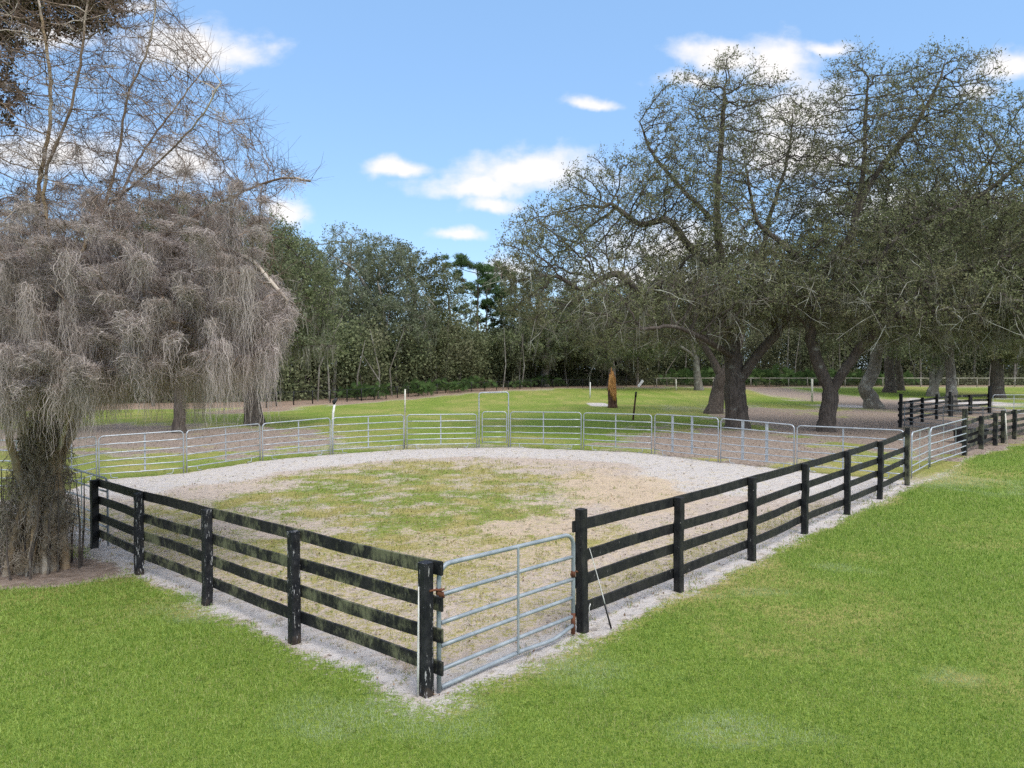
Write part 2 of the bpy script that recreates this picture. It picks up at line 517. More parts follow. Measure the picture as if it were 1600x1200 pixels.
def build_ground():
    def axis(lo, hi, d, far, farm):
        a = list(np.arange(lo, hi, d)); s = d
        while a[-1] < far: s *= 1.13; a.append(a[-1] + s)
        b = []; s = d; q = lo
        while q > farm: s *= 1.13; q -= s; b.append(q)
        return np.array(b[::-1] + a)
    X = axis(-17, 27, .16, 1500, -1500); Y = axis(5.5, 46, .16, 1800, -300)
    nx, ny = len(X), len(Y)
    x, y = np.meshgrid(X, Y); x = x.ravel(); y = y.ravel()
    gr, li, ta, pa, dr, lawn, pen = zones(x, y)
    z = terr(x, y) + (1 - lawn) * ss(60, 40, y) * ((fbm(x * 2.4, y * 2.4, 5, 3) - .5) * .06) + (fbm(x * .35, y * .35, 8, 2) - .5) * .06
    z -= .01
    V = np.stack([x, y, z], 1)
    i = np.arange(ny - 1)[:, None] * nx + np.arange(nx - 1)[None, :]
    Q = np.stack([i, i + 1, i + nx + 1, i + nx], -1).reshape(-1, 4)
    fx, fy = V[Q][:, :, 0].mean(1), V[Q][:, :, 1].mean(1)
    il = poly_sd(fx, fy, LAWN) < -.12; ip = (poly_sd(fx, fy, PEN) < 0) & ~il
    c1 = np.stack([gr, li, ta, np.ones_like(gr)], 1).astype(np.float32); c2 = np.stack([pa, dr, Z_EXTRA['woods'], np.ones_like(gr)], 1).astype(np.float32)
    for name, sel in (('lawn', il), ('pen_ground', ip), ('pasture', ~il & ~ip)):
        q = Q[sel]; u, inv = np.unique(q, return_inverse=True)
        me = np_mesh(name, V[u], inv.reshape(-1, 4), smooth=True)
        for an, c in (('zone', c1), ('zone2', c2)):
            a = me.color_attributes.new(an, 'FLOAT_COLOR', 'POINT'); a.data.foreach_set('color', c[u].ravel())
        o = link(name, me, M['ground']); o['kind'] = 'structure'
build_ground()

def gz(x, y):
    return terr(x, y) + (fbm(x * .35, y * .35, 8, 2) - .5) * .06 - .01

# ------------------------------------------------------------------ grass blades
def blades(name, mat, x, y, h, w, lean=.8, wear=None):
    n = len(x); z = gz(x, y)
    b = np.stack([x, y, z], 1)
    a = rng.uniform(0, 2 * PI, n); d = np.stack([np.cos(a), np.sin(a), np.zeros(n)], 1)
    a2 = rng.uniform(0, 2 * PI, n); ln = np.abs(rng.normal(0, lean, n))
    up = np.stack([np.cos(a2) * ln, np.sin(a2) * ln, np.ones(n)], 1); up /= np.linalg.norm(up, axis=1)[:, None]
    V = np.empty((n, 3, 3)); V[:, 0] = b - d * w[:, None]; V[:, 1] = b + d * w[:, None]; V[:, 2] = b + up * h[:, None]
    me = np_mesh(name, V.reshape(-1, 3), np.arange(3 * n).reshape(n, 3), rnd=rng.random(n))
    if wear is not None:
        at = me.attributes.new('wear', 'FLOAT', 'FACE'); at.data.foreach_set('value', wear.astype(np.float32))
    return link(name, me, mat)

def lawn_mat(name, lo, dcol):
    k = NT(name)
    r = k.attr('rnd').outputs['Fac']
    nl = k.noise(.8, 4, .65); ns = k.noise(5, 4, .6)
    a = k.mix(k.step(r, 0, .8), (.110, .205, .024), (.405, .53, .135))
    a = k.mix(k.math('MULTIPLY', k.step(ns, .45, .7), .55), a, (.09, .20, .032))
    dr = k.step(k.math('ADD', k.math('MULTIPLY', r, .8), k.math('MULTIPLY', nl, .75)), lo, lo + .35)
    a = k.mix(dr, a, dcol)
    a = k.mix(k.math('MULTIPLY', k.attr('wear').outputs['Fac'], .9), a, (.50, .56, .36))
    return k.leafy(a, .42)
M['lawn_blade'] = lawn_mat('lawn_blade', .92, (.44, .43, .18))
M['pen_blade'] = lawn_mat('pen_blade', .45, (.36, .30, .13))

def scatter_grass():
    N = 1250000
    e = .4
    u = rng.random(N); r = (5.6 ** e + u * (46 ** e - 5.6 ** e)) ** (1 / e)
    a = rng.uniform(-.80, .80, N)
    x, y = r * np.sin(a), r * np.cos(a)
    gr, li, ta, pa, dr, lawn, pen = zones(x, y)
    keep = (lawn > .45) & (rng.random(N) < gr * 1.05 - .12)
    x, y, r, dr = x[keep], y[keep], r[keep], dr[keep]; wr = np.clip(Z_EXTRA['wear'][keep] * rng.uniform(.3, 1.3, keep.sum()), 0, 1)
    k = (r / 7) ** .75
    h = rng.uniform(.018, .055, len(x)) * np.clip(k, .9, 2) * (1 - .4 * dr); w = rng.uniform(.0022, .0042, len(x)) * k
    o = blades('lawn_grass', M['lawn_blade'], x, y, h, w, wear=wr)
    tag(o, 'short bright green mown grass blades of the front lawn', None, kind='stuff')
    # tufts inside the pen
    N = 150000
    u = rng.random(N); r = (7.5 ** e + u * (32 ** e - 7.5 ** e)) ** (1 / e); a = rng.uniform(-.55, .5, N)
    x, y = r * np.sin(a), r * np.cos(a)
    gr, li, ta, pa, dr, lawn, pen = zones(x, y)
    cl = fbm(x * 4, y * 4, 31, 3)
    strip_ = np.abs(poly_sd(x, y, LAWN)) < .7
    keep = ((pen > .5) & (rng.random(N) < ss(.35, .85, gr + (cl - .5) * 1.5) * .8)) | (strip_ & (lawn < .6) & (y < 26) & (rng.random(N) < ss(.53, .68, cl) * .9))
    x, y, r = x[keep], y[keep], r[keep]; k = (r / 7) ** .7
    o = blades('pen_grass', M['pen_blade'], x, y, rng.uniform(.02, .05, len(x)) * k, rng.uniform(.003, .005, len(x)) * k, 1.1)
    tag(o, 'sparse trampled grass tufts on the sandy pen floor', None, kind='stuff')
    # dead leaves and crumbs on the sand
    N = 26000
    u = rng.random(N); r = (7 ** .8 + u * (44 ** .8 - 7 ** .8)) ** (1 / .8); a = rng.uniform(-.62, .66, N)
    x, y = r * np.sin(a), r * np.cos(a)
    gr, li, ta, pa, dr, lawn, pen = zones(x, y)
    keep = (lawn < .4) & (rng.random(N) < .25 + li)
    x, y, r = x[keep], y[keep], r[keep]; n = len(x)
    b = np.stack([x, y, gz(x, y) + .012 + rng.uniform(0, .02, n)], 1)
    s = rng.uniform(.012, .035, n)[:, None] * (r[:, None] / 10) ** .4
    t = rng.normal(0, 1, (n, 3)); t[:, 2] *= .3; t /= np.linalg.norm(t, axis=1)[:, None]
    q = np.cross(t, np.array([.1, .2, 1.])); q /= np.linalg.norm(q, axis=1)[:, None]
    V = np.stack([b - t * s, b - q * s * .5, b + t * s, b + q * s * .5], 1).reshape(-1, 3)
    me = np_mesh('leaf_litter', V, np.arange(4 * n).reshape(n, 4), rnd=rng.random(n))
    o = link('leaf_litter', me, leaf_mat('dead_leaf', (.13, .085, .06), (.32, .22, .14), (.17, .12, .085), .15))
    tag(o, 'scattered dead brown leaves on the sand and bare earth', None, kind='stuff')
scatter_grass()

# ------------------------------------------------------------------ board fences
def board_fence(name, label, posts, heights, boards, inward, post_mats, board_mat, bw=.15, pw=.128, over=(.12, .12), mats_for=None, bt=.032):
    """posts: ground points; boards: centre heights; inward: direction the boards sit off the posts"""
    root = thing(name, posts[0], label, 'fence')
    inward = np.asarray(inward, float); inward /= np.linalg.norm(inward)
    for i, p in enumerate(posts):
        a = p + np.array([0, 0, -.25]); b = p + np.array([rng.normal(0, .008), rng.normal(0, .008), heights[i]])
        m = MB().beam(a, b, pw, pw, inward, .014, 6, .004)
        m.build('post', post_mats[i % len(post_mats)], root)
    off = inward * (pw / 2 + bt / 2 + .003)
    n = len(posts)
    for bi, hb in enumerate(boards):
        for i in range(n - 1):
            p, q = posts[i].copy(), posts[i + 1].copy()
            d = (q - p) / np.linalg.norm(q - p)
            a = p - d * over[0] if i == 0 else p + d * .002
            b = q + d * over[1] if i == n - 2 else q - d * .002
            sc0 = 1.0; j0, j1 = rng.normal(0, .008, 2)
            m = MB().beam(a + off + np.array([0, 0, hb(i) + j0]), b + off + np.array([0, 0, hb(i + 1) + j1]), bt, bw, inward, .004, 8, .0018)
            m.build('board', mats_for(bi, i) if mats_for else board_mat, root)
    return root

lp = [G(a, b) for a, b, c in LP]; lh = [ztop(a, b, c) for a, b, c in LP]
d = lp[-1] - lp[0]; nL = np.array([-d[1], d[0], 0.]); nL = nL if nL[1] > 0 else -nL
def hb_l(frac):
    return lambda i: lh[i] * frac
left_fence = board_fence('board_fence', 'weathered black four-board fence with green algae, running from the mossy tree to the corner',
    lp, lh, [hb_l(.955), hb_l(.69), hb_l(.45), hb_l(.215)], nL, [M['black_post'], M['chipped_post'], M['chipped_post'], M['chipped_post'], M['chipped_post']], M['algae_board'], over=(.08, .16),
    mats_for=lambda b, i: M['algae_board'] if (i >= 2 or b == 3 or (i == 1 and b > 0)) else M['black_board'])
# white strip of bare wood and paint down the corner post edge
cp = lp[-1]; dl = d / np.linalg.norm(d)
e = cp - dl * .0 - np.array([.078, .0, 0])
MB().tube([e + np.array([-.004, -.045, .02]), e + np.array([.0, -.045, .45]), e + np.array([.004, -.044, .88]), e + np.array([.006, -.043, 1.18])], [.012, .013, .010, .006], 6).build('bare_edge', M['white_paint'], left_fence)

rp = [G(a, b) for a, b, c in RP]; rh = [ztop(a, b, c) for a, b, c in RP]
d2 = rp[-1] - rp[0]; nR = np.array([-d2[1], d2[0], 0.])
nR = nR if nR[1] > 0 else -nR
rbh = [1.47, rh[1], rh[2], rh[3], rh[4], rh[5], rh[6] * .93]
def hb_r(frac, dz=0): return lambda i: rbh[i] * frac + dz
right_fence = board_fence('board_fence', 'black four-board fence running back from the gate to the far right post',
    rp, rh, [hb_r(.95), hb_r(.66), hb_r(.43), hb_r(.185)], nR, [M['black_post'], M['black_post'], M['black_post'], M['black_post'], M['black_post'], M['black_post'], M['old_post']], M['black_board'], over=(.10, .08))

# ------------------------------------------------------------------ tube gates and corral panels
def rounded_frame(a, b, za0, za1, zb0, zb1, rc, bottom_round=False):
    """points of an upright rounded frame from a to b (ground points)"""
    d = b - a; L = np.linalg.norm(d); d = d / L; Z = np.array([0, 0, 1.])
    pt = lambda s, z: a + d * s + Z * z
    pts = [pt(0, za0), pt(0, za1 * .5), pt(0, za1 - rc)]
    for k in range(1, 5):
        t = k / 5 * PI / 2; pts.append(pt(rc - rc * math.cos(t), za1 - rc + rc * math.sin(t)))
    m = 6
    for k in range(m + 1):
        s = rc + (L - 2 * rc) * k / m; pts.append(pt(s, za1 + (zb1 - za1) * s / L))
    for k in range(1, 5):
        t = k / 5 * PI / 2; pts.append(pt(L - rc + rc * math.sin(t), zb1 - rc + rc * math.cos(t)))
    pts += [pt(L, zb1 - rc), pt(L, zb1 * .5), pt(L, zb0)]
    return np.array(pts)

def corral_panel(name, label, cat, group, a, b, ha, hb, mat, rails=(.805, .605, .43, .275, .12), braces=(.5,), rr=.021, feet=True, bow=0.0, rc=.14, brace_w=.05, parent_loc=None, base=0.0):
    root = thing(name, a, label, cat, group)
    d = b - a; L = np.linalg.norm(d); d = d / L; Z = np.array([0, 0, 1.])
    nrm = np.cross(d, Z)
    H = lambda s: ha + (hb - ha) * s / L
    MB().tube(rounded_frame(a, b, base, ha, base, hb, rc), rr, 8).build('frame', mat, root)
    for f in rails:
        n = 9
        pts = [a + d * (L * k / n) + Z * (H(L * k / n) * f + rng.normal(0, .004)) for k in range(n + 1)]
        MB().tube(pts, rr * .92, 8).build('rail', mat, root)
    for f in braces:
        s = f * L; lo, hi = min(rails), 1.0
        MB().beam(a + d * s + Z * H(s) * lo - nrm * (rr + .004), a + d * s + Z * (H(s) - .01) - nrm * (rr + .004), brace_w, .008, d, .001).build('brace', mat, root)
    if feet:
        for s in (.13 * L, .87 * L):
            c = a + d * s; sg = 1 if s < L / 2 else -1
            z0 = H(s) * min(rails)
            pts = [c + Z * z0, c + Z * .08, c + d * sg * .02 + Z * .03, c + d * sg * .08 + Z * .02, c + d * sg * .20 + Z * .02]
            MB().tube(pts, rr * .6, 6).build('foot', mat, root)
    return root

PL = ['galvanised pen panel just right of the mossy tree, behind the black fence end', 'pen panel under the moss fringe with two dark oak trunks behind it',
      'pen panel left of the bent white pole', 'pen panel between the bent white pole and the straight pale pole', 'pen panel directly left of the arched walk-through gate',
      'pen panel directly right of the arched walk-through gate', 'pen panel in front of the leaning dark post, second right of the arch',
      'pen panel with two braces, third right of the arch', 'pen panel with two braces in front of the biggest oak trunk', 'wide pen panel meeting the black fence at the far right post']
BR = [(.53,), (.51,), (.52,), (.49,), (.48,), (.47,), (.48,), (.29, .60), (.31, .64), (.45,)]
GRP = 'galvanised panels of the round pen'
for i, (e0, e1) in enumerate(PANELS):
    a, b = G(e0[0], e0[1]), G(e1[0], e1[1])
    corral_panel('corral_panel', PL[i], 'panel', GRP, a, b, ztop(*e0), ztop(*e1), M['galv'], braces=BR[i], brace_w=.05 if len(BR[i]) == 1 else .11)
# panels around the left side, partly behind the mossy tree
q0 = G(151, 750); q1 = G(72, 772); q2 = G(-20, 768); q3 = G(-120, 748)
corral_panel('corral_panel', 'pen panel glimpsed just right of the mossy trunk, left of the corner panel', 'panel', GRP, q1, q0, 1.45, 1.36, M['galv'])
corral_panel('corral_panel', 'pen panel glimpsed through moss left of the mossy trunk', 'panel', GRP, q2, q1, 1.47, 1.45, M['galv'])
k0 = G(153.5, 856); k0 = k0 + nL / np.linalg.norm(nL) * .18; k1 = k0 + np.array([Ldir[0], Ldir[1], 0]) * 3.0
corral_panel('corral_panel', 'near grey panel between the mossy trunk and the black fence end post', 'panel', GRP, k1, k0, 1.36, 1.33, M['galv_dull'])
k2 = k1 + np.array([Ldir[0], Ldir[1], 0]) * 3.0
corral_panel('corral_panel', 'grey panel hidden behind the moss skirt of the near tree', 'panel', GRP, k2, k1 - np.array([-Ldir[0], -Ldir[1], 0]) * .06, 1.36, 1.36, M['galv_dull'])

# arched walk-through gate
ga, gb = G(748.5, 699.5), G(794.5, 699.5)
root = thing('arched_gate', ga, 'galvanised walk-through gate under a tall arched frame at the back of the pen', 'gate')
MB().tube(rounded_frame(ga, gb, 0, ztop(748, 699.5, 613.5), 0, ztop(794.5, 699.5, 612.5), .12), .026, 8).build('arch', M['galv'], root)
u = (gb - ga) / np.linalg.norm(gb - ga)
la, lb = ga + u * .14, gb - u * .08
hh = ztop(760, 699.5, 643.5)
leaf = MB().tube(rounded_frame(la, lb, .20, hh, .20, hh, .13), .021, 8).build('gate_leaf', M['galv'], root)
for f in (.80, .60, .44, .30, .155):
    MB().tube([la + np.array([0, 0, hh * f]), (la + lb) / 2 + np.array([0, 0, hh * f]), lb + np.array([0, 0, hh * f])], .019, 8).build('rail', M['galv'], leaf)
MB().beam(gb - u * .06 + np.array([0, -.03, .75]), gb + np.array([0, -.03, .75]), .05, .03, (0, 0, 1)).build('latch', M['galv_dull'], root)

# near tube gate at the corner
def corner_gate():
    a, b = G(686, 1083), G(895.5, 993)
    root = thing('tube_gate', a, 'grey tubular farm gate with bent foot beside the chipped corner post', 'gate')
    d = b - a; L = np.linalg.norm(d); d = d / L; Z = np.array([0, 0, 1.]); nrm = np.cross(d, Z)
    ha, hb_ = 1.385, 1.34
    fr = rounded_frame(a, b, .02, ha, .06, hb_, .16)
    MB().tube(fr, .0265, 14).build('frame', M['galv_dull'], root)
    for f0, f1 in ((.765, .775), (.545, .555), (.365, .375), (.178, .19)):
        n = 8
        pts = [a + d * L * t + Z * ((ha * f0) * (1 - t) + hb_ * f1 * t + .006 * math.sin(t * PI)) for t in np.linspace(0.012, .988, n)]
        MB().tube(pts, .024, 12).build('rail', M['galv_dull'], root)
    # bottom rail, bowed out at the latch end
    pts = [a + d * L * t + Z * (.055 + .05 * t + (.04 * max(0, (t - .72) / .28) ** 2) - .012 * math.exp(-((t - .78) / .12) ** 2)) - nrm * (-.05 * math.exp(-((t - .8) / .15) ** 2)) for t in np.linspace(.012, .99, 16)]
    MB().tube(pts, .025, 12).build('bottom_rail', M['galv_dull'], root)
    s = .53 * L
    MB().beam(a + d * s + Z * .10 - nrm * -.028, a + d * s + Z * (ha * .47 + hb_ * .53) - nrm * -.028, .034, .012, d, .002).build('brace', M['galv_dull'], root)
    # rusty hinge strap and pin on the post side
    h = MB()
    h.tube([a - d * .13 + Z * 1.135, a - d * .05 + Z * 1.13, a + Z * 1.12 + nrm * .035, a + d * .05 + Z * 1.125 + nrm * .03], .012, 8)
    h.tube([a + Z * 1.14 + nrm * .0, a + d * .0 + Z * 1.085, a + d * .02 + Z * 1.04], .034, 10)
    h.tube([a + d * .03 + Z * 1.09 + nrm * .02, a + d * .045 + Z * 1.03 + nrm * .025], .017, 8)
    h.build('hinge', M['rust'], root)
    lt = MB()
    e = b + Z * .80
    lt.tube([e - d * .05 - nrm * .0, e - d * .02 + Z * .05, e + Z * .075, e + d * .03 + Z * .04, e + d * .09 + Z * .02], .014, 8)
    lt.tube([e + Z * -.03, e + Z * .05], .031, 10)
    lt.build('latch', M['rust'], root)
    st = MB().tube([b + Z * .02 + d * .001, b + Z * .16, b + Z * .30], .0285, 12); st.build('rusted_end', M['rust'], root)
corner_gate()

# training whip leaning on the right fence and a loose white cord
w0 = G(955, 982, .01)
w1 = P(921, 857, 9.62)
dirw = w1 - w0
rt = thing('riding_whip', w0, 'slim white whip with black handle leaning on the fence beside the gate', 'whip')
MB().tube([w0 + dirw * t + np.array([0, 0, .0]) for t in (0, .15, .31)], [.013, .012, .011], 8).build('handle', M['black_rubber'], rt)
MB().tube([w0 + dirw * t + np.array([.01 * math.sin(t * 3), 0, -.012 * math.sin(t * PI)]) for t in np.linspace(.31, 1, 8)], np.linspace(.008, .005, 8), 6).build('shaft', M['white_paint'], rt)
c0 = P(921.5, 944, 9.58); c1 = P(923.5, 961, 9.6)
o = MB().tube([P(922.5, 943, 9.60), P(920.5, 950, 9.58), P(921, 957, 9.58), P(923.5, 961, 9.62)], .006, 6).build('cord', M['white_paint'])
tag(o, 'short loop of white cord round the lowest board by the gate', 'cord')

# right-hand continuation: short panel, gate, old fence
a, b = G(1424, 748), G(1451, 732)
corral_panel('corral_panel', 'narrow galvanised panel between the tall dark post and the paddock gate', 'panel', None, a, b, ztop(1424, 748, 676), ztop(1451, 732, 668), M['galv'], braces=(.5,), feet=False, brace_w=.09, rr=.024)
a, b = G(1453, 732), G(1510, 712)
corral_panel('paddock_gate', 'light grey tube gate closing the lane, hung beside the old posts', 'gate', None, a, b, ztop(1453, 732, 669), ztop(1510, 712, 654), M['galv'], braces=(.36, .70), feet=False, rr=.026, rc=.2, brace_w=.035, base=.05)
op = [G(1507, 712), G(1533, 702), G(1555, 696), G(1567, 692), G(1585, 686), G(1612, 679), G(1640, 672)]
oh = [ztop(1507, 712, 639), ztop(1533, 702, 650), ztop(1555, 696, 645), ztop(1567, 692, 641), ztop(1585, 686, 640), 1.45, 1.45]
bb = [1.36, 1.40, 1.45, 1.45, 1.42, 1.4, 1.4]
dd = op[-1] - op[0]; nO = np.array([-dd[1], dd[0], 0.]); nO = nO if nO[1] > 0 else -nO
board_fence('board_fence', 'old algae-stained board fence with uneven posts right of the paddock gate', op, oh,
            [(lambda f: (lambda i: bb[i] * f))(f) for f in (.92, .64, .42, .2)], nO, [M['old_post']], M['old_post'], over=(.02, .1), pw=.17)
o = MB().tube([G(1573.5, 693), P(1572, 668, G(1573, 693)[1]), P(1571, 646, G(1573, 693)[1] + .05)], [.03, .03, .026], 8).build('white_stake', M['cream_pole'])
tag(o, 'thin whitish stake leaning against the old fence at the right edge', 'stake')
# second paddock behind
pA = [G(1407, 668), G(1424, 664), G(1441, 659), G(1463, 655), G(1484, 651)]
hA = [ztop(1407, 668, 615), ztop(1424, 664, 626), ztop(1441, 659, 621), ztop(1463, 655, 616), ztop(1484, 651, 612)]
dd = pA[-1] - pA[0]; nA = np.array([dd[1], -dd[0], 0.]); nA = -nA if nA[0] > 0 else nA
board_fence('board_fence', 'black board fence on the near side of the back paddock, ending in a tall post', pA, hA,
            [lambda i: 1.42, lambda i: 1.06, lambda i: .72, lambda i: .36], nA, [M['black_post']], M['black_board'], over=(.15, .1), pw=.17, bw=.16)
pB = [G(1486, 650), G(1516, 648), G(1546, 646)]
hB = [1.5, 1.5, ztop(1546, 646, 603)]
board_fence('board_fence', 'brown and black rail fence closing the rear of the back paddock', pB, hB,
            [lambda i: 1.42, lambda i: 1.05, lambda i: .7, lambda i: .36], (0, 1, 0), [M['black_post'], M['old_post'], M['black_post']], M['old_post'], over=(.05, .1), pw=.2, bw=.17)
a, b = G(1413, 669), G(1571, 687)
corral_panel('corral_panel', 'long thin grey panel crossing in front of the back paddock', 'panel', None, a, b, ztop(1413, 669, 629), ztop(1571, 687, 638), M['galv_dull'], braces=(.42, .8), feet=False)
a, b = G(1551, 650), G(1625, 650)
corral_panel('corral_panel', 'pale grey panel behind the back paddock at the right edge', 'panel', None, a, b, ztop(1551, 650, 617), ztop(1625, 650, 617), M['galv'], braces=(.45,), feet=False)
# black stock tank behind the old fence
def trough():
    a, b = G(1499, 694), G(1545, 691)
    c = (a + b) / 2; c[1] += .3
    root = thing('stock_tank', c, 'low black water trough standing behind the old board fence', 'trough')
    w, dp, h = 1.45 / 2, .38, .62
    def ring(s, z, n=28):
        return [c + np.array([math.copysign(abs(math.cos(t)) ** .5, math.cos(t)) * w * s, math.copysign(abs(math.sin(t)) ** .5, math.sin(t)) * dp * s, z]) for t in np.linspace(0, 2 * PI, n, endpoint=False)]
    n = 28; R = [ring(.86, 0), ring(.97, h * .9), ring(1.03, h * .92), ring(1.03, h), ring(.94, h), ring(.86, .1)]
    fs = []
    for i in range(len(R) - 1):
        for k in range(n): fs.append((i * n + k, i * n + (k + 1) % n, (i + 1) * n + (k + 1) % n, (i + 1) * n + k))
    fs.append(tuple(range(n))[::-1]); fs.append(tuple((len(R) - 1) * n + k for k in range(n)))
    MB().add(np.concatenate(R), fs).build('tank', M['black_rubber'], root)
    r2 = ring(.93, h * .78)
    k = NT('tank_water'); k.color((.02, .025, .025)); k.rough(.05)
    MB().add(r2, [tuple(range(n))]).build('water_surface', k.m, root)
trough()

# ------------------------------------------------------------------ poles, stakes, snag
def pole(name, label, cat, px, base, top, r, mat, lean=0, dy=0, mat2=None, split=.6, name2='upper_part'):
    g = G(px, base); g[2] = float(terr(g[0], g[1]))
    t = P(px + lean, top, g[1] + dy)
    if mat2 is None:
        o = MB().tube([g - np.array([0, 0, .1]), (g + t) / 2, t], [r, r, r * .95], 8).build(name, mat)
        return tag(o, label, cat)
    root = thing(name, g, label, cat)
    m = g + (t - g) * split
    MB().tube([g - np.array([0, 0, .1]), (g + m) / 2, m], r, 8).build('lower_part', mat, root)
    MB().tube([m, (m + t) / 2, t], r * 1.15, 8).build(name2, mat2, root)
    return root
pole('fence_pole', 'tall straight pale pole behind the pen panels left of the arch', 'pole', 632, 700, 608, .028, M['weathered_wood'], 1, 0, M['cream_pole'], .62)
g = G(519.5, 708)
root = thing('bent_pole', g, 'bent white pole with a black wrapped top behind the pen panel', 'pole')
MB().tube([g, P(519.5, 670, g[1] + .1), P(520.5, 645, g[1] + .1), P(523, 630, g[1] + .1)], .045, 8, jit=.1).build('shaft', M['white_paint'], root)
MB().tube([P(522.5, 632, g[1] + .1), P(522, 628, g[1] + .1), P(525, 625, g[1] + .1), P(526.5, 622, g[1] + .1)], [.05, .085, .07, .03], 8, jit=.2).build('wrapped_top', M['black_rubber'], root)
pole('leaning_post', 'dark leaning post standing in the pasture behind the pen', 'post', 989, 656, 612, .06, M['gun_bark'], 5, 0, M['black_post'], .8, 'cap')
pole('white_stake', 'thin white stake left of the broken orange trunk', 'stake', 922, 622.5, 597, .07, M['white_paint'])
pole('white_stake', 'thin white stake in the far pasture left of the leaning oak', 'stake', 1056.5, 613.5, 592.5, .08, M['cream_pole'])
pole('white_stake', 'pale thick stake in the pasture left of the forked oak', 'stake', 1269, 628, 592, .11, M['cream_pole'])

def snag():
    g = G(957, 637); Y = g[1]
    root = thing('broken_trunk', g, 'broken dead trunk with bright orange bare wood standing in the pasture', 'dead tree')
    zs = np.linspace(-.1, 3.15, 14)
    pts = [g + np.array([-.12 * (z / 3.3) + .03 * math.sin(z * 3), 0, z]) for z in zs]
    rad = [.50, .44, .41, .39, .38, .37, .36, .35, .33, .31, .29, .27, .25, .21]
    MB().tube(pts, rad, 14, jit=.10).build('bark_trunk', M['gun_bark'], root)
    # split wood: jagged shards up the front
    w = MB()
    for k in range(13):
        a = -PI / 2 + .25 + (k - 6) * .2
        z0 = max(.25, .35 + .28 * abs(k - 7) * .6 + rng.uniform(-.1, .2)); z1 = 3.5 - .10 * abs(k - 5) + rng.uniform(-.3, .1)
        q = []
        rr = []
        for t in np.linspace(0, 1, 7):
            z = z0 + (z1 - z0) * t
            rb = np.interp(z, zs, rad) + .005
            c = g + np.array([-.12 * (z / 3.3) + .03 * math.sin(z * 3), 0, z])
            q.append(c + np.array([math.cos(a) * rb, math.sin(a) * rb, 0])); rr.append(.075 * (1 - .75 * t ** 3) * (.3 if t == 0 else 1))
        w.tube(q, rr, 6, jit=.2)
    w.build('bare_wood', M['raw_wood'], root)
snag()

# ------------------------------------------------------------------ far fences
def far_fence():
    pts2 = [G(382, 642)[:2], G(435, 634)[:2], G(552, 627)[:2], G(700, 616)[:2], np.array([6, 112.]), np.array([23, 117.])]
    p3 = [np.array([p[0], p[1], float(terr(p[0], p[1]))]) for p in pts2]
    root = thing('mesh_fence', p3[1], 'black wire mesh fence along the far left edge of the pasture', 'fence')
    seg = [np.linalg.norm(b - a) for a, b in zip(p3[:-1], p3[1:])]; cum = np.concatenate([[0], np.cumsum(seg)])
    def at(s):
        return np.array([np.interp(s, cum, [p[k] for p in p3]) for k in range(3)])
    n = int(cum[-1] / 2.45)
    for k in range(n + 1):
        p = at(k * cum[-1] / n)
        MB().tube([p - np.array([0, 0, .2]), p + np.array([0, 0, .7]), p + np.array([0, 0, 1.30])], .06, 6).build('post', M['black_metal'], root)
    ss_ = np.linspace(0, cum[-1], 80)
    MB().tube([at(s) + np.array([0, 0, 1.24]) for s in ss_], .028, 6).build('top_rail', M['black_metal'], root)
    mm = MB()
    for z in np.arange(.06, 1.2, .11):
        mm.tube([at(s) + np.array([0, 0, z]) for s in ss_[::4]], .004, 3, False)
    for s in np.arange(0, cum[-1], .16):
        p = at(s); mm.tube([p + np.array([0, 0, .03]), p + np.array([0, 0, 1.22])], .004, 3, False)
    mm.build('wire_mesh', M['black_metal'], root)
    # pale rail fence on the right
    q = [np.array([x, 117 - .0 * x, float(terr(x, 117))]) for x in np.arange(23.4, 92, 3.05)]
    r2 = thing('rail_fence', q[0], 'pale rail and wire fence along the far right edge of the pasture', 'fence')
    for p in q:
        MB().tube([p - np.array([0, 0, .2]), p + np.array([0, 0, .8]), p + np.array([rng.normal(0, .03), 0, 1.48 + rng.normal(0, .05)])], .085, 7).build('post', M['weathered_wood'], r2)
    for a, b in zip(q[:-1], q[1:]):
        z = np.array([0, -.1, 1.38])
        MB().beam(a + z, b + z, .05, .13, (0, 1, 0), .005, 3, .006).build('rail', M['weathered_wood'], r2)
    mm = MB()
    for z in (.2, .45, .7, .95, 1.2):
        mm.tube([p + np.array([0, -.08, z]) for p in q], .008, 3, False)
    mm.build('wire', M['wire'], r2)
    # white board leaning at the fence corner
    c = np.array([20.6, 115.6, float(terr(20, 115))])
    o = MB().beam(c + np.array([-.42, -.1, .05]), c + np.array([.38, .25, 1.05]), .42, .05, (.8, 0, -.7), .01).build('white_board', M['white_paint'])
    tag(o, 'white board leaning against the far fence corner', 'board')
far_fence()

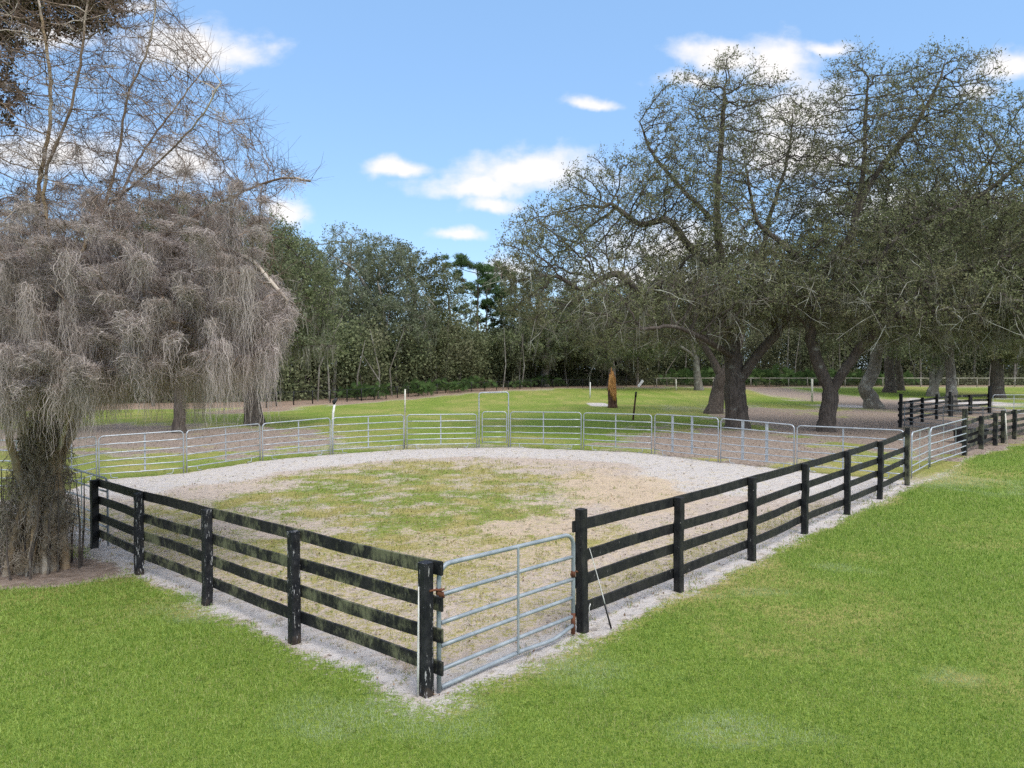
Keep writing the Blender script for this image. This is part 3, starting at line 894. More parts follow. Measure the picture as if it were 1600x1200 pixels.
# ------------------------------------------------------------------ trees
SEED_N = [0]
def colonize(seeds, attr, step, dk, di, iters=160, trop=(0, 0, 0), jit=.25, maxch=3):
    """seeds: list of polylines (first point of each joins the nearest node already there)"""
    nodes = []; par = []
    for pl in seeds:
        pl = [np.asarray(p, float) for p in pl]
        if not nodes:
            nodes.append(pl[0]); par.append(-1); last = 0; rest = pl[1:]
        else:
            A = np.array(nodes); last = int(np.argmin(((A - pl[0]) ** 2).sum(1))); rest = pl[1:]
        cur = nodes[last]
        # smooth the polyline a little with Catmull-Rom
        ctrl = [cur] + rest
        cp = [2 * ctrl[0] - ctrl[1]] + ctrl + [2 * ctrl[-1] - ctrl[-2]]
        for i in range(1, len(cp) - 2):
            L = np.linalg.norm(cp[i + 1] - cp[i]); n = max(1, int(round(L / step)))
            for k in range(1, n + 1):
                t = k / n
                p = .5 * ((2 * cp[i]) + (-cp[i - 1] + cp[i + 1]) * t + (2 * cp[i - 1] - 5 * cp[i] + 4 * cp[i + 1] - cp[i + 2]) * t * t + (-cp[i - 1] + 3 * cp[i] - 3 * cp[i + 1] + cp[i + 2]) * t ** 3)
                p = p + rng.normal(0, step * .06, 3)
                nodes.append(p); par.append(last); last = len(nodes) - 1
    N = np.array(nodes); par = list(par)
    SEED_N[0] = len(N)
    nch = np.zeros(len(N), int)
    for p in par:
        if p >= 0: nch[p] += 1
    A = attr; D = np.full(len(A), 1e9); I = np.zeros(len(A), int)
    def upd(new, base):
        nonlocal D, I
        for s in range(0, len(new), 400):
            c = new[s:s + 400]
            d2 = (A ** 2).sum(1)[:, None] + (c ** 2).sum(1)[None] - 2 * A @ c.T
            j = d2.argmin(1); dm = np.sqrt(np.maximum(d2[np.arange(len(A)), j], 0))
            b = dm < D
            D = np.where(b, dm, D); I = np.where(b, base + s + j, I)
    upd(N, 0)
    trop = np.asarray(trop, float)
    for it in range(iters):
        keep = D > dk
        A, D, I = A[keep], D[keep], I[keep]
        sel = (D < di) & (nch[I] < maxch)
        if sel.sum() < 3: break
        idx = I[sel]; v = A[sel] - N[idx]; v /= np.linalg.norm(v, axis=1)[:, None] + 1e-9
        u, inv = np.unique(idx, return_inverse=True)
        sm = np.zeros((len(u), 3)); np.add.at(sm, inv, v)
        sm /= np.linalg.norm(sm, axis=1)[:, None] + 1e-9
        sm += trop + rng.normal(0, jit, sm.shape)
        sm /= np.linalg.norm(sm, axis=1)[:, None] + 1e-9
        new = N[u] + sm * step
        base = len(N); nch[u] += 1
        N = np.concatenate([N, new]); par += list(u); nch = np.concatenate([nch, np.zeros(len(new), int)])
        upd(new, base)
    return N, np.array(par)

def radii(N, par, R, n=2.3, tip=.012, kk=.55, hs=5.0):
    cnt = np.zeros(len(N)); ch = np.zeros(len(N), int)
    for i in range(len(N) - 1, 0, -1):
        if ch[i] == 0: cnt[i] = 1
        cnt[par[i]] += cnt[i]; ch[par[i]] += 1
    r = cnt ** (1 / n)
    # exponent so that tips get 'tip' and the base gets R
    e = math.log(R * kk / tip) / math.log(max(cnt[0], 2))
    h = N[:, 2] - N[0, 2]
    return tip * cnt ** e * (1 + (1 / kk - 1) * np.exp(-(h / hs) ** 2) * (cnt / cnt[0]) ** .15), cnt

def chains(N, par, r, rmin, mb, flare=1.35):
    kids = [[] for _ in N]
    for i, p in enumerate(par):
        if p >= 0: kids[p].append(i)
    stack = [(0, -1)]
    while stack:
        s, frm = stack.pop()
        ch = [] if frm < 0 else [frm]
        c = s
        while True:
            ch.append(c)
            k = [q for q in kids[c] if r[q] >= rmin]
            if not k: break
            k.sort(key=lambda q: -r[q])
            for q in k[1:]: stack.append((q, c))
            c = k[0]
        if len(ch) < 2: continue
        rr = r[ch].copy()
        if frm >= 0: rr[0] = rr[1]
        else:
            h = N[ch][:, 2] - N[ch[0]][2]
            rr = rr * (1 + (flare - 1) * np.exp(-h / .45))
        m = max(rr)
        sides = 14 if m > .2 else 8 if m > .06 else 5 if m > .025 else 3
        pp = N[ch]
        if frm < 0:
            pp = np.concatenate([[pp[0] - np.array([0, 0, .7]), pp[0] - np.array([0, 0, .3])], pp]); rr = np.concatenate([[rr[0], rr[0]], rr])
        mb.tube(pp, rr, sides, False, jit=.07 if m > .12 else 0)

def rand_dirs(n):
    v = rng.normal(0, 1, (n, 3)); return v / (np.linalg.norm(v, axis=1)[:, None] + 1e-9)

def twigs_leaves(N, D, m, L, nl, ls, up=.25, droop=0, spread=.9, tw=.008):
    """N nodes, D outward dirs -> (twig V,Q), (leaf V,Q,rnd)"""
    n = len(N) * m
    p0 = np.repeat(N, m, 0); d = np.repeat(D, m, 0) * .7 + rand_dirs(n) * spread + np.array([0, 0, up])
    d /= np.linalg.norm(d, axis=1)[:, None]
    ln = L * rng.uniform(.4, 1.2, n)[:, None]
    p1 = p0 + d * ln * .55 + rng.normal(0, .04, (n, 3)); p2 = p1 + (d + rand_dirs(n) * .35 + np.array([0, 0, -droop])) * ln * .5
    sd = np.cross(d, rand_dirs(n)); sd /= np.linalg.norm(sd, axis=1)[:, None] + 1e-9
    V = np.stack([p0 - sd * tw, p0 + sd * tw, p1 + sd * tw * .75, p1 - sd * tw * .75, p2 + sd * tw * .35, p2 - sd * tw * .35], 1)
    i = np.arange(n)[:, None] * 6
    Q = np.concatenate([i + np.array([0, 1, 2, 3]), i + np.array([3, 2, 4, 5])])
    tv, tq = V.reshape(-1, 3), Q
    if nl == 0: return (tv, tq), None
    t = (1.05 - .9 * rng.random((n, nl)) ** 1.7)[:, :, None]
    c = np.where(t < .55, p0[:, None] + (p1 - p0)[:, None] * t / .55, p1[:, None] + (p2 - p1)[:, None] * (t - .55) / .5)
    c = (c + rng.normal(0, ls * .5, c.shape)).reshape(-1, 3)
    k = len(c); a = rand_dirs(k); b = np.cross(a, rand_dirs(k)); b /= np.linalg.norm(b, axis=1)[:, None] + 1e-9
    s = (ls * rng.uniform(.55, 1.25, k))[:, None]
    LV = np.stack([c - a * s * .5, c + b * s * .24, c + a * s * .5, c - b * s * .24], 1).reshape(-1, 3)
    LQ = np.arange(4 * k).reshape(k, 4)
    return (tv, tq), (LV, LQ, rng.random(k))

def moss_strands(anchor, length, per, spread, w, segs=6, curl=.03, seed_w=None):
    n = len(anchor) * per
    a = np.repeat(anchor, per, 0) + rng.normal(0, 1, (n, 3)) * np.array([spread, spread, spread * .5])
    ln = np.repeat(length, per) * rng.uniform(.25, 1.1, n)
    st = ln / segs
    stp = rng.normal(0, 1, (n, segs, 3)) * np.array([curl, curl, 0.0]); stp[:, :, 2] = -st[:, None] * rng.uniform(.6, 1.2, (n, segs))
    p = np.concatenate([a[:, None], a[:, None] + np.cumsum(stp, 1)], 1)
    th = rng.uniform(0, PI, n); sd = np.stack([np.cos(th), np.sin(th), rng.normal(0, .5, n)], 1)
    ww = w * np.linspace(1, .35, segs + 1)[None, :, None] * rng.uniform(.6, 1.4, (n, segs + 1, 1))
    V = np.stack([p - sd[:, None] * ww, p + sd[:, None] * ww], 2).reshape(-1, 3)
    b = (np.arange(n)[:, None] * (segs + 1) + np.arange(segs)[None]).reshape(-1) * 2
    Q = np.stack([b, b + 1, b + 3, b + 2], 1)
    return V, Q, np.repeat(np.clip(np.repeat(rng.random(len(anchor)), per) * .6 + rng.random(n) * .4, 0, 1), segs)

def mesh_part(name, V, Q, mat, parent, rnd=None):
    me = np_mesh(name, V - ORG[parent.name], Q, rnd)
    return link(name, me, mat, parent)

def ell_attr(ells, n):
    """points inside a union of ellipsoids (c, (rx,ry,rz), weight), denser to the outside, broken into clumps"""
    out = []
    tot = sum(e[2] for e in ells)
    for c, rad, w in ells:
        m = int(n * w / tot * 1.7)
        v = rand_dirs(m) * (rng.random(m) ** .42)[:, None]
        p = np.asarray(c) + v * np.asarray(rad)
        q = fbm(p[:, 0] * .45 + 50, p[:, 2] * .45 + p[:, 1] * .21, 41, 3)
        k = q > rng.uniform(.30, .56, m)
        out.append(p[k])
    A = np.concatenate(out)
    return A[A[:, 2] > 1.6]

def make_tree(name, label, base, seeds, ells, R, n_attr, step, dk, di, bark_m, twig_m, leaf_m, m=4, L=.6, nl=6, ls=.09, thin=4, rmin_twig=.03,
              tip=.012, trop=(0, 0, 0), moss=None, group=None, cat='tree', up=.2, droop=0, attr=None, jit=.25, leaf_keep=1.0, tw=.008, flare=1.35, maxch=3, hs=5.0, bare=0, clump=.35, thin_top=1.0, kk=.55):
    A = ell_attr(ells, n_attr) if attr is None else attr
    N, par = colonize(seeds, A, step, dk, di, trop=trop, jit=jit, maxch=maxch)
    r, cnt = radii(N, par, R, tip=tip, hs=hs, kk=kk)
    root = thing(name, base, label, cat, group)
    mb = MB(); chains(N, par, r, 0, mb, flare)
    mb.build('trunk', bark_m, root)
    sel = (cnt <= thin) & (par >= 0)
    idx = np.nonzero(sel)[0]
    if leaf_keep < 1: idx = idx[rng.random(len(idx)) < leaf_keep]
    D = N[idx] - N[par[idx]]; D /= np.linalg.norm(D, axis=1)[:, None] + 1e-9
    tw_, lf = twigs_leaves(N[idx], D, m, L, nl, ls, up, droop, tw=tw)
    mesh_part('twigs', tw_[0], tw_[1], twig_m, root)
    print(label[:40], 'nodes', len(N), 'thin', len(idx), 'leaves', len(idx) * m * nl)
    if lf is not None and clump:
        # leaves sit in clumps with gaps between
        c4 = lf[0].reshape(-1, 4, 3); c = c4[:, 0]
        f_ = .9 if ls < .15 else .5
        q = fbm(c[:, 0] * f_ + c[:, 1] * .37, c[:, 2] * f_ + c[:, 1] * .61, 71, 3)
        kp = (rng.random(len(c)) < (1 - clump) + clump * 2 * ss(.40, .60, q)) & (rng.random(len(c)) < np.interp(c[:, 2], [7, 13, 19], [1, thin_top, thin_top * .8]))
        LV = c4[kp].reshape(-1, 3); lf = (LV, np.arange(len(LV)).reshape(-1, 4), lf[2][kp])
    if lf is not None: mesh_part('crown', lf[0], lf[1], leaf_m, root, lf[2])
    if bare:
        c = np.nonzero((N[:, 2] < 9.5) & (N[:, 2] > 3) & (r < .06) & (r > .016))[0]
        c = rng.choice(c, min(bare, len(c)), replace=False)
        A0 = N[c]; d = N[c] - N[par[c]]; d[:, 2] = -.1; d = d / (np.linalg.norm(d, axis=1)[:, None] + 1e-9) + rand_dirs(len(c)) * .5
        mb = MB()
        for q in range(len(c)):
            L_ = rng.uniform(.9, 2.8); p = A0[q]; pts = [p]; dd_ = d[q] / np.linalg.norm(d[q])
            for j in range(5):
                dd_ = dd_ + rng.normal(0, .19, 3) + np.array([0, 0, -.12]); dd_ /= np.linalg.norm(dd_)
                p = p + dd_ * L_ / 5; pts.append(p)
                if j in (2, 3):
                    e = dd_ + rng.normal(0, .7, 3); e /= np.linalg.norm(e)
                    mb.tube([p, p + e * L_ * .18, p + e * L_ * .3 + np.array([0, 0, -.06])], [.012, .009, .005], 3, False)
            mb.tube(pts, [.020, .018, .015, .012, .009, .005], 4, False)
        mb.build('bare_branches', M['lichen_twig'], root)
    if moss is not None:
        zmax, cnt_m, ln, per, spread, w, mm = moss
        c = np.nonzero((N[:, 2] < zmax) & (N[:, 2] > 2.2) & (r < .16))[0]
        if len(c):
            c = rng.choice(c, min(cnt_m, len(c)), replace=False)
            l = ln * rng.uniform(.4, 1.3, len(c)); l = np.minimum(l, N[c][:, 2] - 1.2)
            V, Q, rd = moss_strands(N[c], l, per, spread, w, 4, curl=w * 1.6)
            mesh_part('hanging_moss', V, Q, mm, root, rd)
    return root, N, par, r

px = lambda Y: Y / F     # metres per photo pixel at depth Y
def el(x, y, Y, rx, ry, rd, w=None):
    k = px(Y)
    return (P(x, y, Y), (rx * k, rd, ry * k), w if w is not None else rx * ry / 10000)

def SD(*pts): return [P(*p) for p in pts]

# --- the biggest oak (forked trunk, in front of the pasture)
b1 = G(1152, 669)
seeds = [[b1] + SD((1150, 630, 42), (1148, 600, 42), (1146, 565, 42.2), (1140, 500, 42.5), (1130, 430, 42.6), (1120, 340, 42.4), (1126, 230, 42), (1133, 130, 41.6)),
         SD((1149, 606, 42), (1180, 560, 41.6), (1215, 518, 41), (1250, 466, 40.6), (1266, 432, 40.5), (1218, 377, 40.5), (1183, 345, 40.6), (1165, 260, 40.8)),
         SD((1139, 495, 42.5), (1095, 478, 41.4), (1050, 440, 40.4), (1005, 455, 39.5), (960, 428, 39), (915, 452, 38.6)),
         SD((1128, 420, 42.6), (1085, 395, 42.1), (1045, 345, 41.7), (1000, 350, 41.5), (955, 318, 41.3)),
         SD((1122, 350, 42.5), (1070, 300, 43), (1020, 240, 43.5), (1000, 190, 43.5)),
         SD((1140, 505, 42.5), (1080, 500, 45), (1000, 500, 47), (930, 520, 48)),
         SD((1215, 518, 41), (1190, 440, 44), (1200, 350, 46), (1230, 250, 47), (1240, 170, 47)),
         SD((1150, 560, 42.2), (1100, 530, 38), (1050, 510, 36), (1000, 515, 35))]
ells = [el(870, 400, 40, 100, 90, 4.5), el(955, 345, 41, 115, 95, 5), el(960, 480, 40, 175, 75, 6.5), el(1055, 240, 42.5, 75, 115, 4), el(1110, 340, 41, 120, 140, 5),
        el(1138, 165, 42, 58, 85, 3.5), el(1195, 255, 44, 85, 130, 4.5), el(1110, 462, 40, 150, 66, 6), el(1210, 400, 41, 100, 100, 5)]
make_tree('live_oak', 'largest oak with a thick forked trunk standing behind the pen', b1, seeds, ells, .62, 8200, .30, .46, 7, M['oak_bark'], M['oak_twig'], M['oak_leaf'], bare=260, thin_top=.62, kk=.68,
          m=3, L=.72, nl=12, ls=.13, up=.35, tw=.009, thin=3, clump=.5, tip=.017, trop=(0, 0, .02), hs=6.5, moss=(9.5, 240, .9, 9, .12, .016, M['moss_far']), flare=1.25)

# --- forked oak to its right
b2 = G(1291, 674)
seeds = [[b2] + SD((1294, 640, 40), (1297, 614, 40), (1279, 570, 40), (1266, 520, 40), (1276, 455, 40), (1300, 402, 39.8), (1331, 368, 39.6), (1336, 335, 39.5), (1348, 275, 39.4), (1352, 200, 39.4), (1356, 120, 39.2)),
         SD((1297, 614, 40), (1328, 566, 39.6), (1356, 530, 39.2), (1392, 498, 38.6), (1430, 460, 38.2), (1490, 430, 37.6), (1560, 400, 37)),
         SD((1336, 335, 39.5), (1372, 268, 39.8), (1430, 195, 40), (1466, 130, 40), (1480, 85, 40)),
         SD((1300, 402, 39.8), (1368, 408, 38.8), (1410, 362, 38.4), (1470, 335, 38), (1540, 300, 37.6), (1600, 250, 37.4)),
         SD((1392, 498, 38.6), (1420, 420, 41), (1470, 350, 43), (1540, 260, 44), (1580, 190, 44)),
         SD((1266, 520, 40), (1230, 470, 38.5), (1200, 420, 37.5), (1180, 390, 37)),
         SD((1392, 498, 38.6), (1440, 490, 36.5), (1500, 480, 35.5), (1580, 470, 35))]
ells = [el(1340, 185, 40, 75, 105, 4), el(1290, 270, 40.5, 95, 110, 4.5), el(1450, 180, 40, 100, 98, 4.5), el(1400, 280, 40, 140, 115, 5.5), el(1540, 225, 41, 90, 95, 4.5), el(1500, 340, 39, 130, 110, 6),
        el(1575, 340, 39, 100, 130, 6), el(1330, 390, 40, 135, 95, 5.5), el(1430, 470, 39, 210, 75, 6.5), el(1270, 462, 40, 115, 50, 5)]
make_tree('live_oak', 'forked oak with a slender trunk and wide crown right of the largest oak', b2, seeds, ells, .44, 9600, .30, .46, 7, M['oak_bark'], M['oak_twig'], M['oak_leaf'], bare=260, thin_top=.62, kk=.68,
          m=3, L=.72, nl=12, ls=.13, up=.35, tw=.009, thin=3, clump=.5, tip=.017, trop=(0, 0, .02), hs=5, moss=(8, 200, .8, 9, .12, .016, M['moss_far']), flare=1.3)

def simple_oak(label, bx, by, limbs, ells, R, mats, n=900, step=.55, dk=.95, ls=.2, nl=17, m=4, L=1.0, moss=None, Y=None, name='live_oak', tip=.022, thin=4, up=.2, group=None):
    g = G(bx, by) if Y is None else None
    if g is None:
        g = P(bx, by, Y); g[2] = float(terr(g[0], Y))
    sd = [[g] + SD(*limbs[0])] + [SD(*l) for l in limbs[1:]]
    return make_tree(name, label, g, sd, ells, R, int(n * 1.5), step, dk, 10, mats[0], mats[1], mats[2], m=m, L=L, nl=nl, ls=ls * 1.18, thin=thin, tip=tip, moss=moss, up=up, tw=.012, group=group)

OG = (M['oak_bark'], M['oak_twig'], M['oak_leaf'])
GG = (M['grey_bark'], M['oak_twig'], M['oak_leaf_green'])
PG = (M['pale_bark'], M['oak_twig'], M['oak_leaf_grey'])
DG = (M['oak_bark'], M['oak_bark'], M['oak_leaf_dark'])
mossF = lambda z, c, ln=1.6, per=8: (z, c, ln, per, .2, .03, M['moss_far'])

# leaning trunk beside the largest oak
simple_oak('leaning dark oak trunk just left of the largest oak', 1115, 646, [[(1120, 620, 56), (1127, 590, 56), (1142, 560, 56), (1160, 520, 56.5), (1150, 470, 57)], [(1127, 590, 56), (1100, 540, 57), (1060, 510, 58), (1010, 500, 58)]],
           [el(1130, 440, 57, 150, 70, 6), el(1040, 490, 58, 120, 45, 5)], .55, OG, 900, ls=.17, moss=mossF(9, 70))
# pale thick trunk right
simple_oak('grey lichen-covered oak trunk with a burl at its foot, right of the forked oak', 1366, 638, [[(1360, 622, 63), (1352, 606, 63), (1365, 580, 63), (1372, 545, 63), (1385, 500, 63), (1395, 440, 63), (1390, 360, 63)], [(1385, 500, 63), (1440, 460, 62), (1500, 440, 61)], [(1372, 545, 63), (1320, 480, 64), (1270, 450, 65)]],
           [el(1390, 370, 63, 140, 120, 7), el(1500, 420, 62, 130, 80, 7), el(1280, 430, 64, 100, 70, 6), el(1420, 490, 62, 150, 35, 7)], .62, GG, 1300, ls=.18, moss=mossF(11, 120))
simple_oak('dark oak trunk standing behind the grey burled oak', 1390, 613, [[(1390, 590, 98), (1388, 560, 98), (1380, 500, 98)], [(1390, 560, 98), (1430, 510, 98)]],
           [el(1380, 440, 98, 110, 90, 8), el(1440, 480, 98, 90, 60, 8)], .7, OG, 800, .8, 1.3, .3, Y=98, moss=mossF(14, 60))
simple_oak('reddish slim oak trunk close beside the dark trunk behind the burled oak', 1407, 610, [[(1406, 585, 103), (1402, 560, 103), (1410, 500, 103)]],
           [el(1420, 430, 103, 100, 90, 8)], .5, DG, 600, .8, 1.3, .3, Y=103)
simple_oak('double-trunked oak behind the back paddock boards', 1458, 616, [[(1456, 590, 88), (1460, 560, 88), (1450, 510, 88)], [(1458, 612, 88), (1468, 585, 88), (1474, 560, 88), (1490, 500, 88)]],
           [el(1450, 460, 88, 110, 80, 7), el(1500, 450, 88, 110, 90, 7), el(1480, 540, 87, 110, 30, 7)], .6, GG, 1000, .75, 1.2, .26, Y=88, moss=mossF(12, 90))
simple_oak('straight grey oak trunk rising behind the black paddock corner post', 1486, 646, [[(1486, 600, 58), (1484, 550, 58), (1488, 480, 58), (1495, 400, 58), (1500, 300, 58)], [(1487, 500, 58), (1540, 470, 57), (1600, 460, 56)], [(1494, 420, 58), (1450, 380, 58), (1420, 340, 58)]],
           [el(1500, 400, 58, 110, 90, 6), el(1570, 430, 57, 110, 90, 7), el(1440, 380, 58, 90, 80, 6), el(1540, 520, 56, 110, 30, 6)], .42, GG, 1300, ls=.17, moss=mossF(11, 160, 1.8))
simple_oak('broad dark oak trunk at the right edge behind the back paddock', 1558, 606, [[(1558, 580, 85), (1554, 540, 85), (1550, 480, 85), (1560, 400, 85)], [(1554, 540, 85), (1610, 500, 84), (1680, 460, 83)]],
           [el(1560, 400, 85, 120, 110, 8), el(1640, 440, 84, 110, 100, 8), el(1580, 530, 83, 120, 35, 7)], .75, OG, 1100, .75, 1.2, .26, Y=85, moss=mossF(12, 120, 2))
simple_oak('oak just outside the paddock whose crown fills the right edge', 1690, 670, [[(1690, 600, 40), (1685, 540, 40), (1670, 450, 40), (1660, 340, 40)], [(1685, 540, 40), (1640, 480, 40), (1590, 460, 39)]],
           [el(1660, 410, 40, 110, 120, 6), el(1600, 480, 39, 90, 60, 6)], .5, OG, 1500, .42, .7, .13, moss=mossF(9, 120, 1.2))
simple_oak('thin oak far off between the two white stakes and the largest oak', 1092, 612, [[(1090, 590, 104), (1086, 560, 104), (1075, 510, 104)], [(1086, 560, 104), (1050, 530, 104)]],
           [el(1070, 490, 104, 110, 60, 8), el(1010, 530, 104, 80, 35, 7)], .55, GG, 600, .8, 1.3, .3, Y=104, moss=mossF(12, 60, 2))

# left oaks behind the mossy tree
simple_oak('dark leaning oak trunk left of the pasture with a long arching limb', 399, 664, [[(394, 630, 44.3), (388, 600, 44.2), (392, 575, 44), (415, 545, 43.6), (460, 530, 43), (510, 540, 42.5)], [(390, 590, 44), (370, 540, 44.5), (375, 470, 45), (400, 400, 45)], [(370, 540, 44.5), (320, 480, 45), (270, 430, 45)], [(415, 545, 43.6), (450, 480, 44), (480, 430, 44)]],
           [el(410, 420, 44, 90, 80, 5), el(320, 400, 45, 120, 90, 6), el(470, 470, 43, 60, 70, 4.5), el(480, 540, 43, 60, 20, 4)], .50, (M['oak_bark'], M['oak_twig'], M['oak_leaf_green']), 1500, .42, .7, .14, moss=mossF(8.5, 160, 1.3))
simple_oak('grey oak trunk seen through the moss left of the leaning oak', 280, 676, [[(281, 640, 39), (278, 590, 39), (265, 520, 39), (250, 440, 39)], [(278, 590, 39), (320, 540, 39), (350, 500, 39)]],
           [el(240, 430, 39, 130, 110, 5), el(130, 500, 40, 150, 90, 5)], .30, DG, 1200, .45, .75, .14, moss=mossF(8.5, 100, 1.2))
simple_oak('tall oak behind the mossy tree with brown leaves at the upper left corner', -210, 770, [[(-210, 600, 21), (-205, 400, 21), (-190, 200, 20.5), (-150, 60, 20), (-100, -60, 20)], [(-190, 200, 20.5), (-100, 60, 19.5), (-20, 10, 19.5), (60, -25, 19.5)], [(-205, 300, 21), (-100, 190, 20), (-40, 150, 20)]],
           [el(50, -48, 20, 112, 88, 2.6, 2.0), el(-120, -20, 20, 140, 120, 3), el(-70, 130, 20, 80, 50, 2.5, .25), el(95, -55, 20, 72, 85, 2.5, 1.3)], .35, (M['grey_bark'], M['bare_twig'], M['brown_leaf']), 2400, .25, .4, .10, 15, 4, .45, tip=.01)

# woodland edge trees, left
simple_oak('spreading oak with a thick pale trunk and grey-green crown behind the mesh fence', 604, 613, [[(606, 580, 100), (604, 540, 100), (600, 500, 100), (590, 440, 100)], [(602, 530, 100), (540, 490, 96), (490, 480, 94)], [(602, 530, 100), (650, 500, 98), (680, 480, 97)], [(604, 600, 100), (592, 570, 100), (585, 530, 99)], [(600, 500, 100), (560, 430, 98), (520, 400, 97)]],
           [el(560, 470, 97, 110, 85, 9), el(500, 500, 94, 70, 70, 8), el(630, 510, 98, 60, 60, 8), el(580, 410, 99, 80, 40, 8)], 1.1, PG, 1700, .8, 1.25, .27, Y=100, moss=mossF(14, 170, 2.6))
simple_oak('tall thin-topped oak rising above the pale oak against the sky', 530, 605, [[(530, 560, 112), (535, 480, 112), (545, 420, 112), (550, 370, 112)]],
           [el(540, 395, 112, 50, 50, 7), el(600, 410, 112, 50, 45, 7), el(470, 420, 112, 60, 60, 7), el(560, 430, 112, 90, 50, 8)], .7, GG, 900, .8, 1.3, .26, 5, Y=112)
simple_oak('dense dark oak right of the pale-trunked oak', 655, 600, [[(655, 560, 108), (650, 500, 108), (645, 440, 108)]],
           [el(640, 450, 108, 70, 70, 8), el(670, 520, 107, 50, 60, 8), el(610, 420, 108, 50, 40, 7)], .8, DG, 1000, .8, 1.25, .30, 10, Y=108)
simple_oak('olive loose-crowned oak between the dark oak and the pines', 712, 604, [[(712, 570, 112), (705, 510, 112), (700, 460, 112)]],
           [el(700, 490, 112, 50, 70, 7), el(730, 540, 112, 40, 50, 6), el(690, 440, 112, 40, 35, 6)], .5, GG, 800, .8, 1.3, .28, 7, Y=112)
simple_oak('moss-draped oak in the woodland edge right of the pines', 850, 602, [[(852, 570, 118), (855, 530, 118), (845, 480, 118)], [(852, 560, 118), (810, 530, 118)]],
           [el(840, 490, 118, 80, 70, 8), el(810, 540, 116, 60, 40, 8), el(880, 530, 116, 60, 45, 8)], .7, GG, 900, .85, 1.35, .3, Y=118, moss=mossF(12, 120, 2.4))
simple_oak('hanging grey oak in the woodland edge above the broken orange trunk', 955, 600, [[(956, 570, 121), (950, 530, 121), (960, 480, 121)]],
           [el(950, 500, 121, 90, 60, 8), el(930, 550, 119, 70, 30, 8)], .7, GG, 800, .85, 1.35, .3, Y=121, moss=mossF(12, 120, 2.4))
simple_oak('woodland edge oak hidden behind the moss at the far left', 200, 620, [[(200, 560, 80), (205, 500, 80), (200, 420, 80)]],
           [el(190, 450, 80, 130, 90, 8), el(330, 480, 82, 110, 80, 8), el(40, 470, 80, 130, 90, 8)], .7, DG, 1200, .75, 1.2, .26, Y=80, moss=mossF(10, 80, 2))
simple_oak('rounded oak behind the mesh fence left of the pale-trunked oak', 450, 612, [[(450, 570, 92), (452, 520, 92), (455, 450, 92)]],
           [el(440, 430, 92, 80, 70, 8), el(470, 520, 91, 70, 60, 8), el(400, 500, 91, 70, 70, 8)], .6, GG, 1100, .8, 1.25, .27, Y=92, moss=mossF(11, 130, 2.4))

# pines
def pine(label, x, Y, top, R, tufts):
    g = P(x, 600, Y); g[2] = float(terr(g[0], Y))
    root = thing('pine_tree', g, label, 'tree', None)
    t = P(x + 2, top, Y); n = 14
    pts = [g + (t - g) * k / n + np.array([.08 * math.sin(k * 1.3), 0, 0]) for k in range(n + 1)]
    mb = MB().tube(pts, np.linspace(R, .06, n + 1), 10)
    lv = []; 
    for (dx, py, sz) in tufts:
        c = P(x + dx, py, Y + rng.normal(0, 1.2))
        h = c[2] - rng.uniform(.5, 1.4)
        s = g + (t - g) * np.clip((h - g[2]) / (t[2] - g[2]), 0, 1)
        mb.tube([s, (s + c) / 2 + np.array([0, 0, -.15]), c], [.07, .05, .025], 5, False)
        for j in range(6):
            cc = c + rng.normal(0, 1, 3) * np.array([1.15, 1.0, .55]) * sz
            k = int(330 * sz * rng.uniform(.6, 1.3)); d = rand_dirs(k) * (rng.random(k) ** .5)[:, None] * np.array([.85, .85, .5]) * sz
            lv.append(cc + d)
            mb.tube([s + (c - s) * .6, cc], [.03, .015], 3, False)
    mb.build('trunk', M['pine_bark'], root)
    c = np.concatenate(lv); k = len(c)
    a = rand_dirs(k); a[:, 2] = np.abs(a[:, 2]) * .8 + .1; a /= np.linalg.norm(a, axis=1)[:, None]
    b = np.cross(a, rand_dirs(k)); b /= np.linalg.norm(b, axis=1)[:, None]
    s = rng.uniform(.2, .5, k)[:, None]
    V = np.stack([c - b * s * .13, c + b * s * .13, c + a * s], 1).reshape(-1, 3)
    mesh_part('crown', V, np.arange(3 * k).reshape(k, 3), M['pine_needle'], root, rng.random(k))
pine('tall pine with flat-topped green crown behind the arched gate', 745, 116, 412, .30,
     [(-35, 416, .9), (-15, 412, 1.1), (5, 420, 1.1), (-30, 435, .8), (20, 425, 1.0), (0, 445, .9), (-25, 455, .7), (25, 450, .8), (10, 475, .8), (-18, 485, .7), (30, 490, .7)])
pine('slimmer pine just right of the tall pine', 759, 119, 440, .22, [(8, 440, .9), (-8, 455, .8), (18, 460, .8), (5, 480, .8), (25, 485, .7), (-10, 500, .7), (14, 505, .6)])
pine('pine whose round crown shows at the left tip of the largest oak', 782, 122, 425, .22, [(0, 428, 1.), (14, 435, .9), (-12, 440, .9), (20, 455, .9), (0, 460, .9), (-14, 475, .8), (12, 485, .8), (28, 478, .6)])

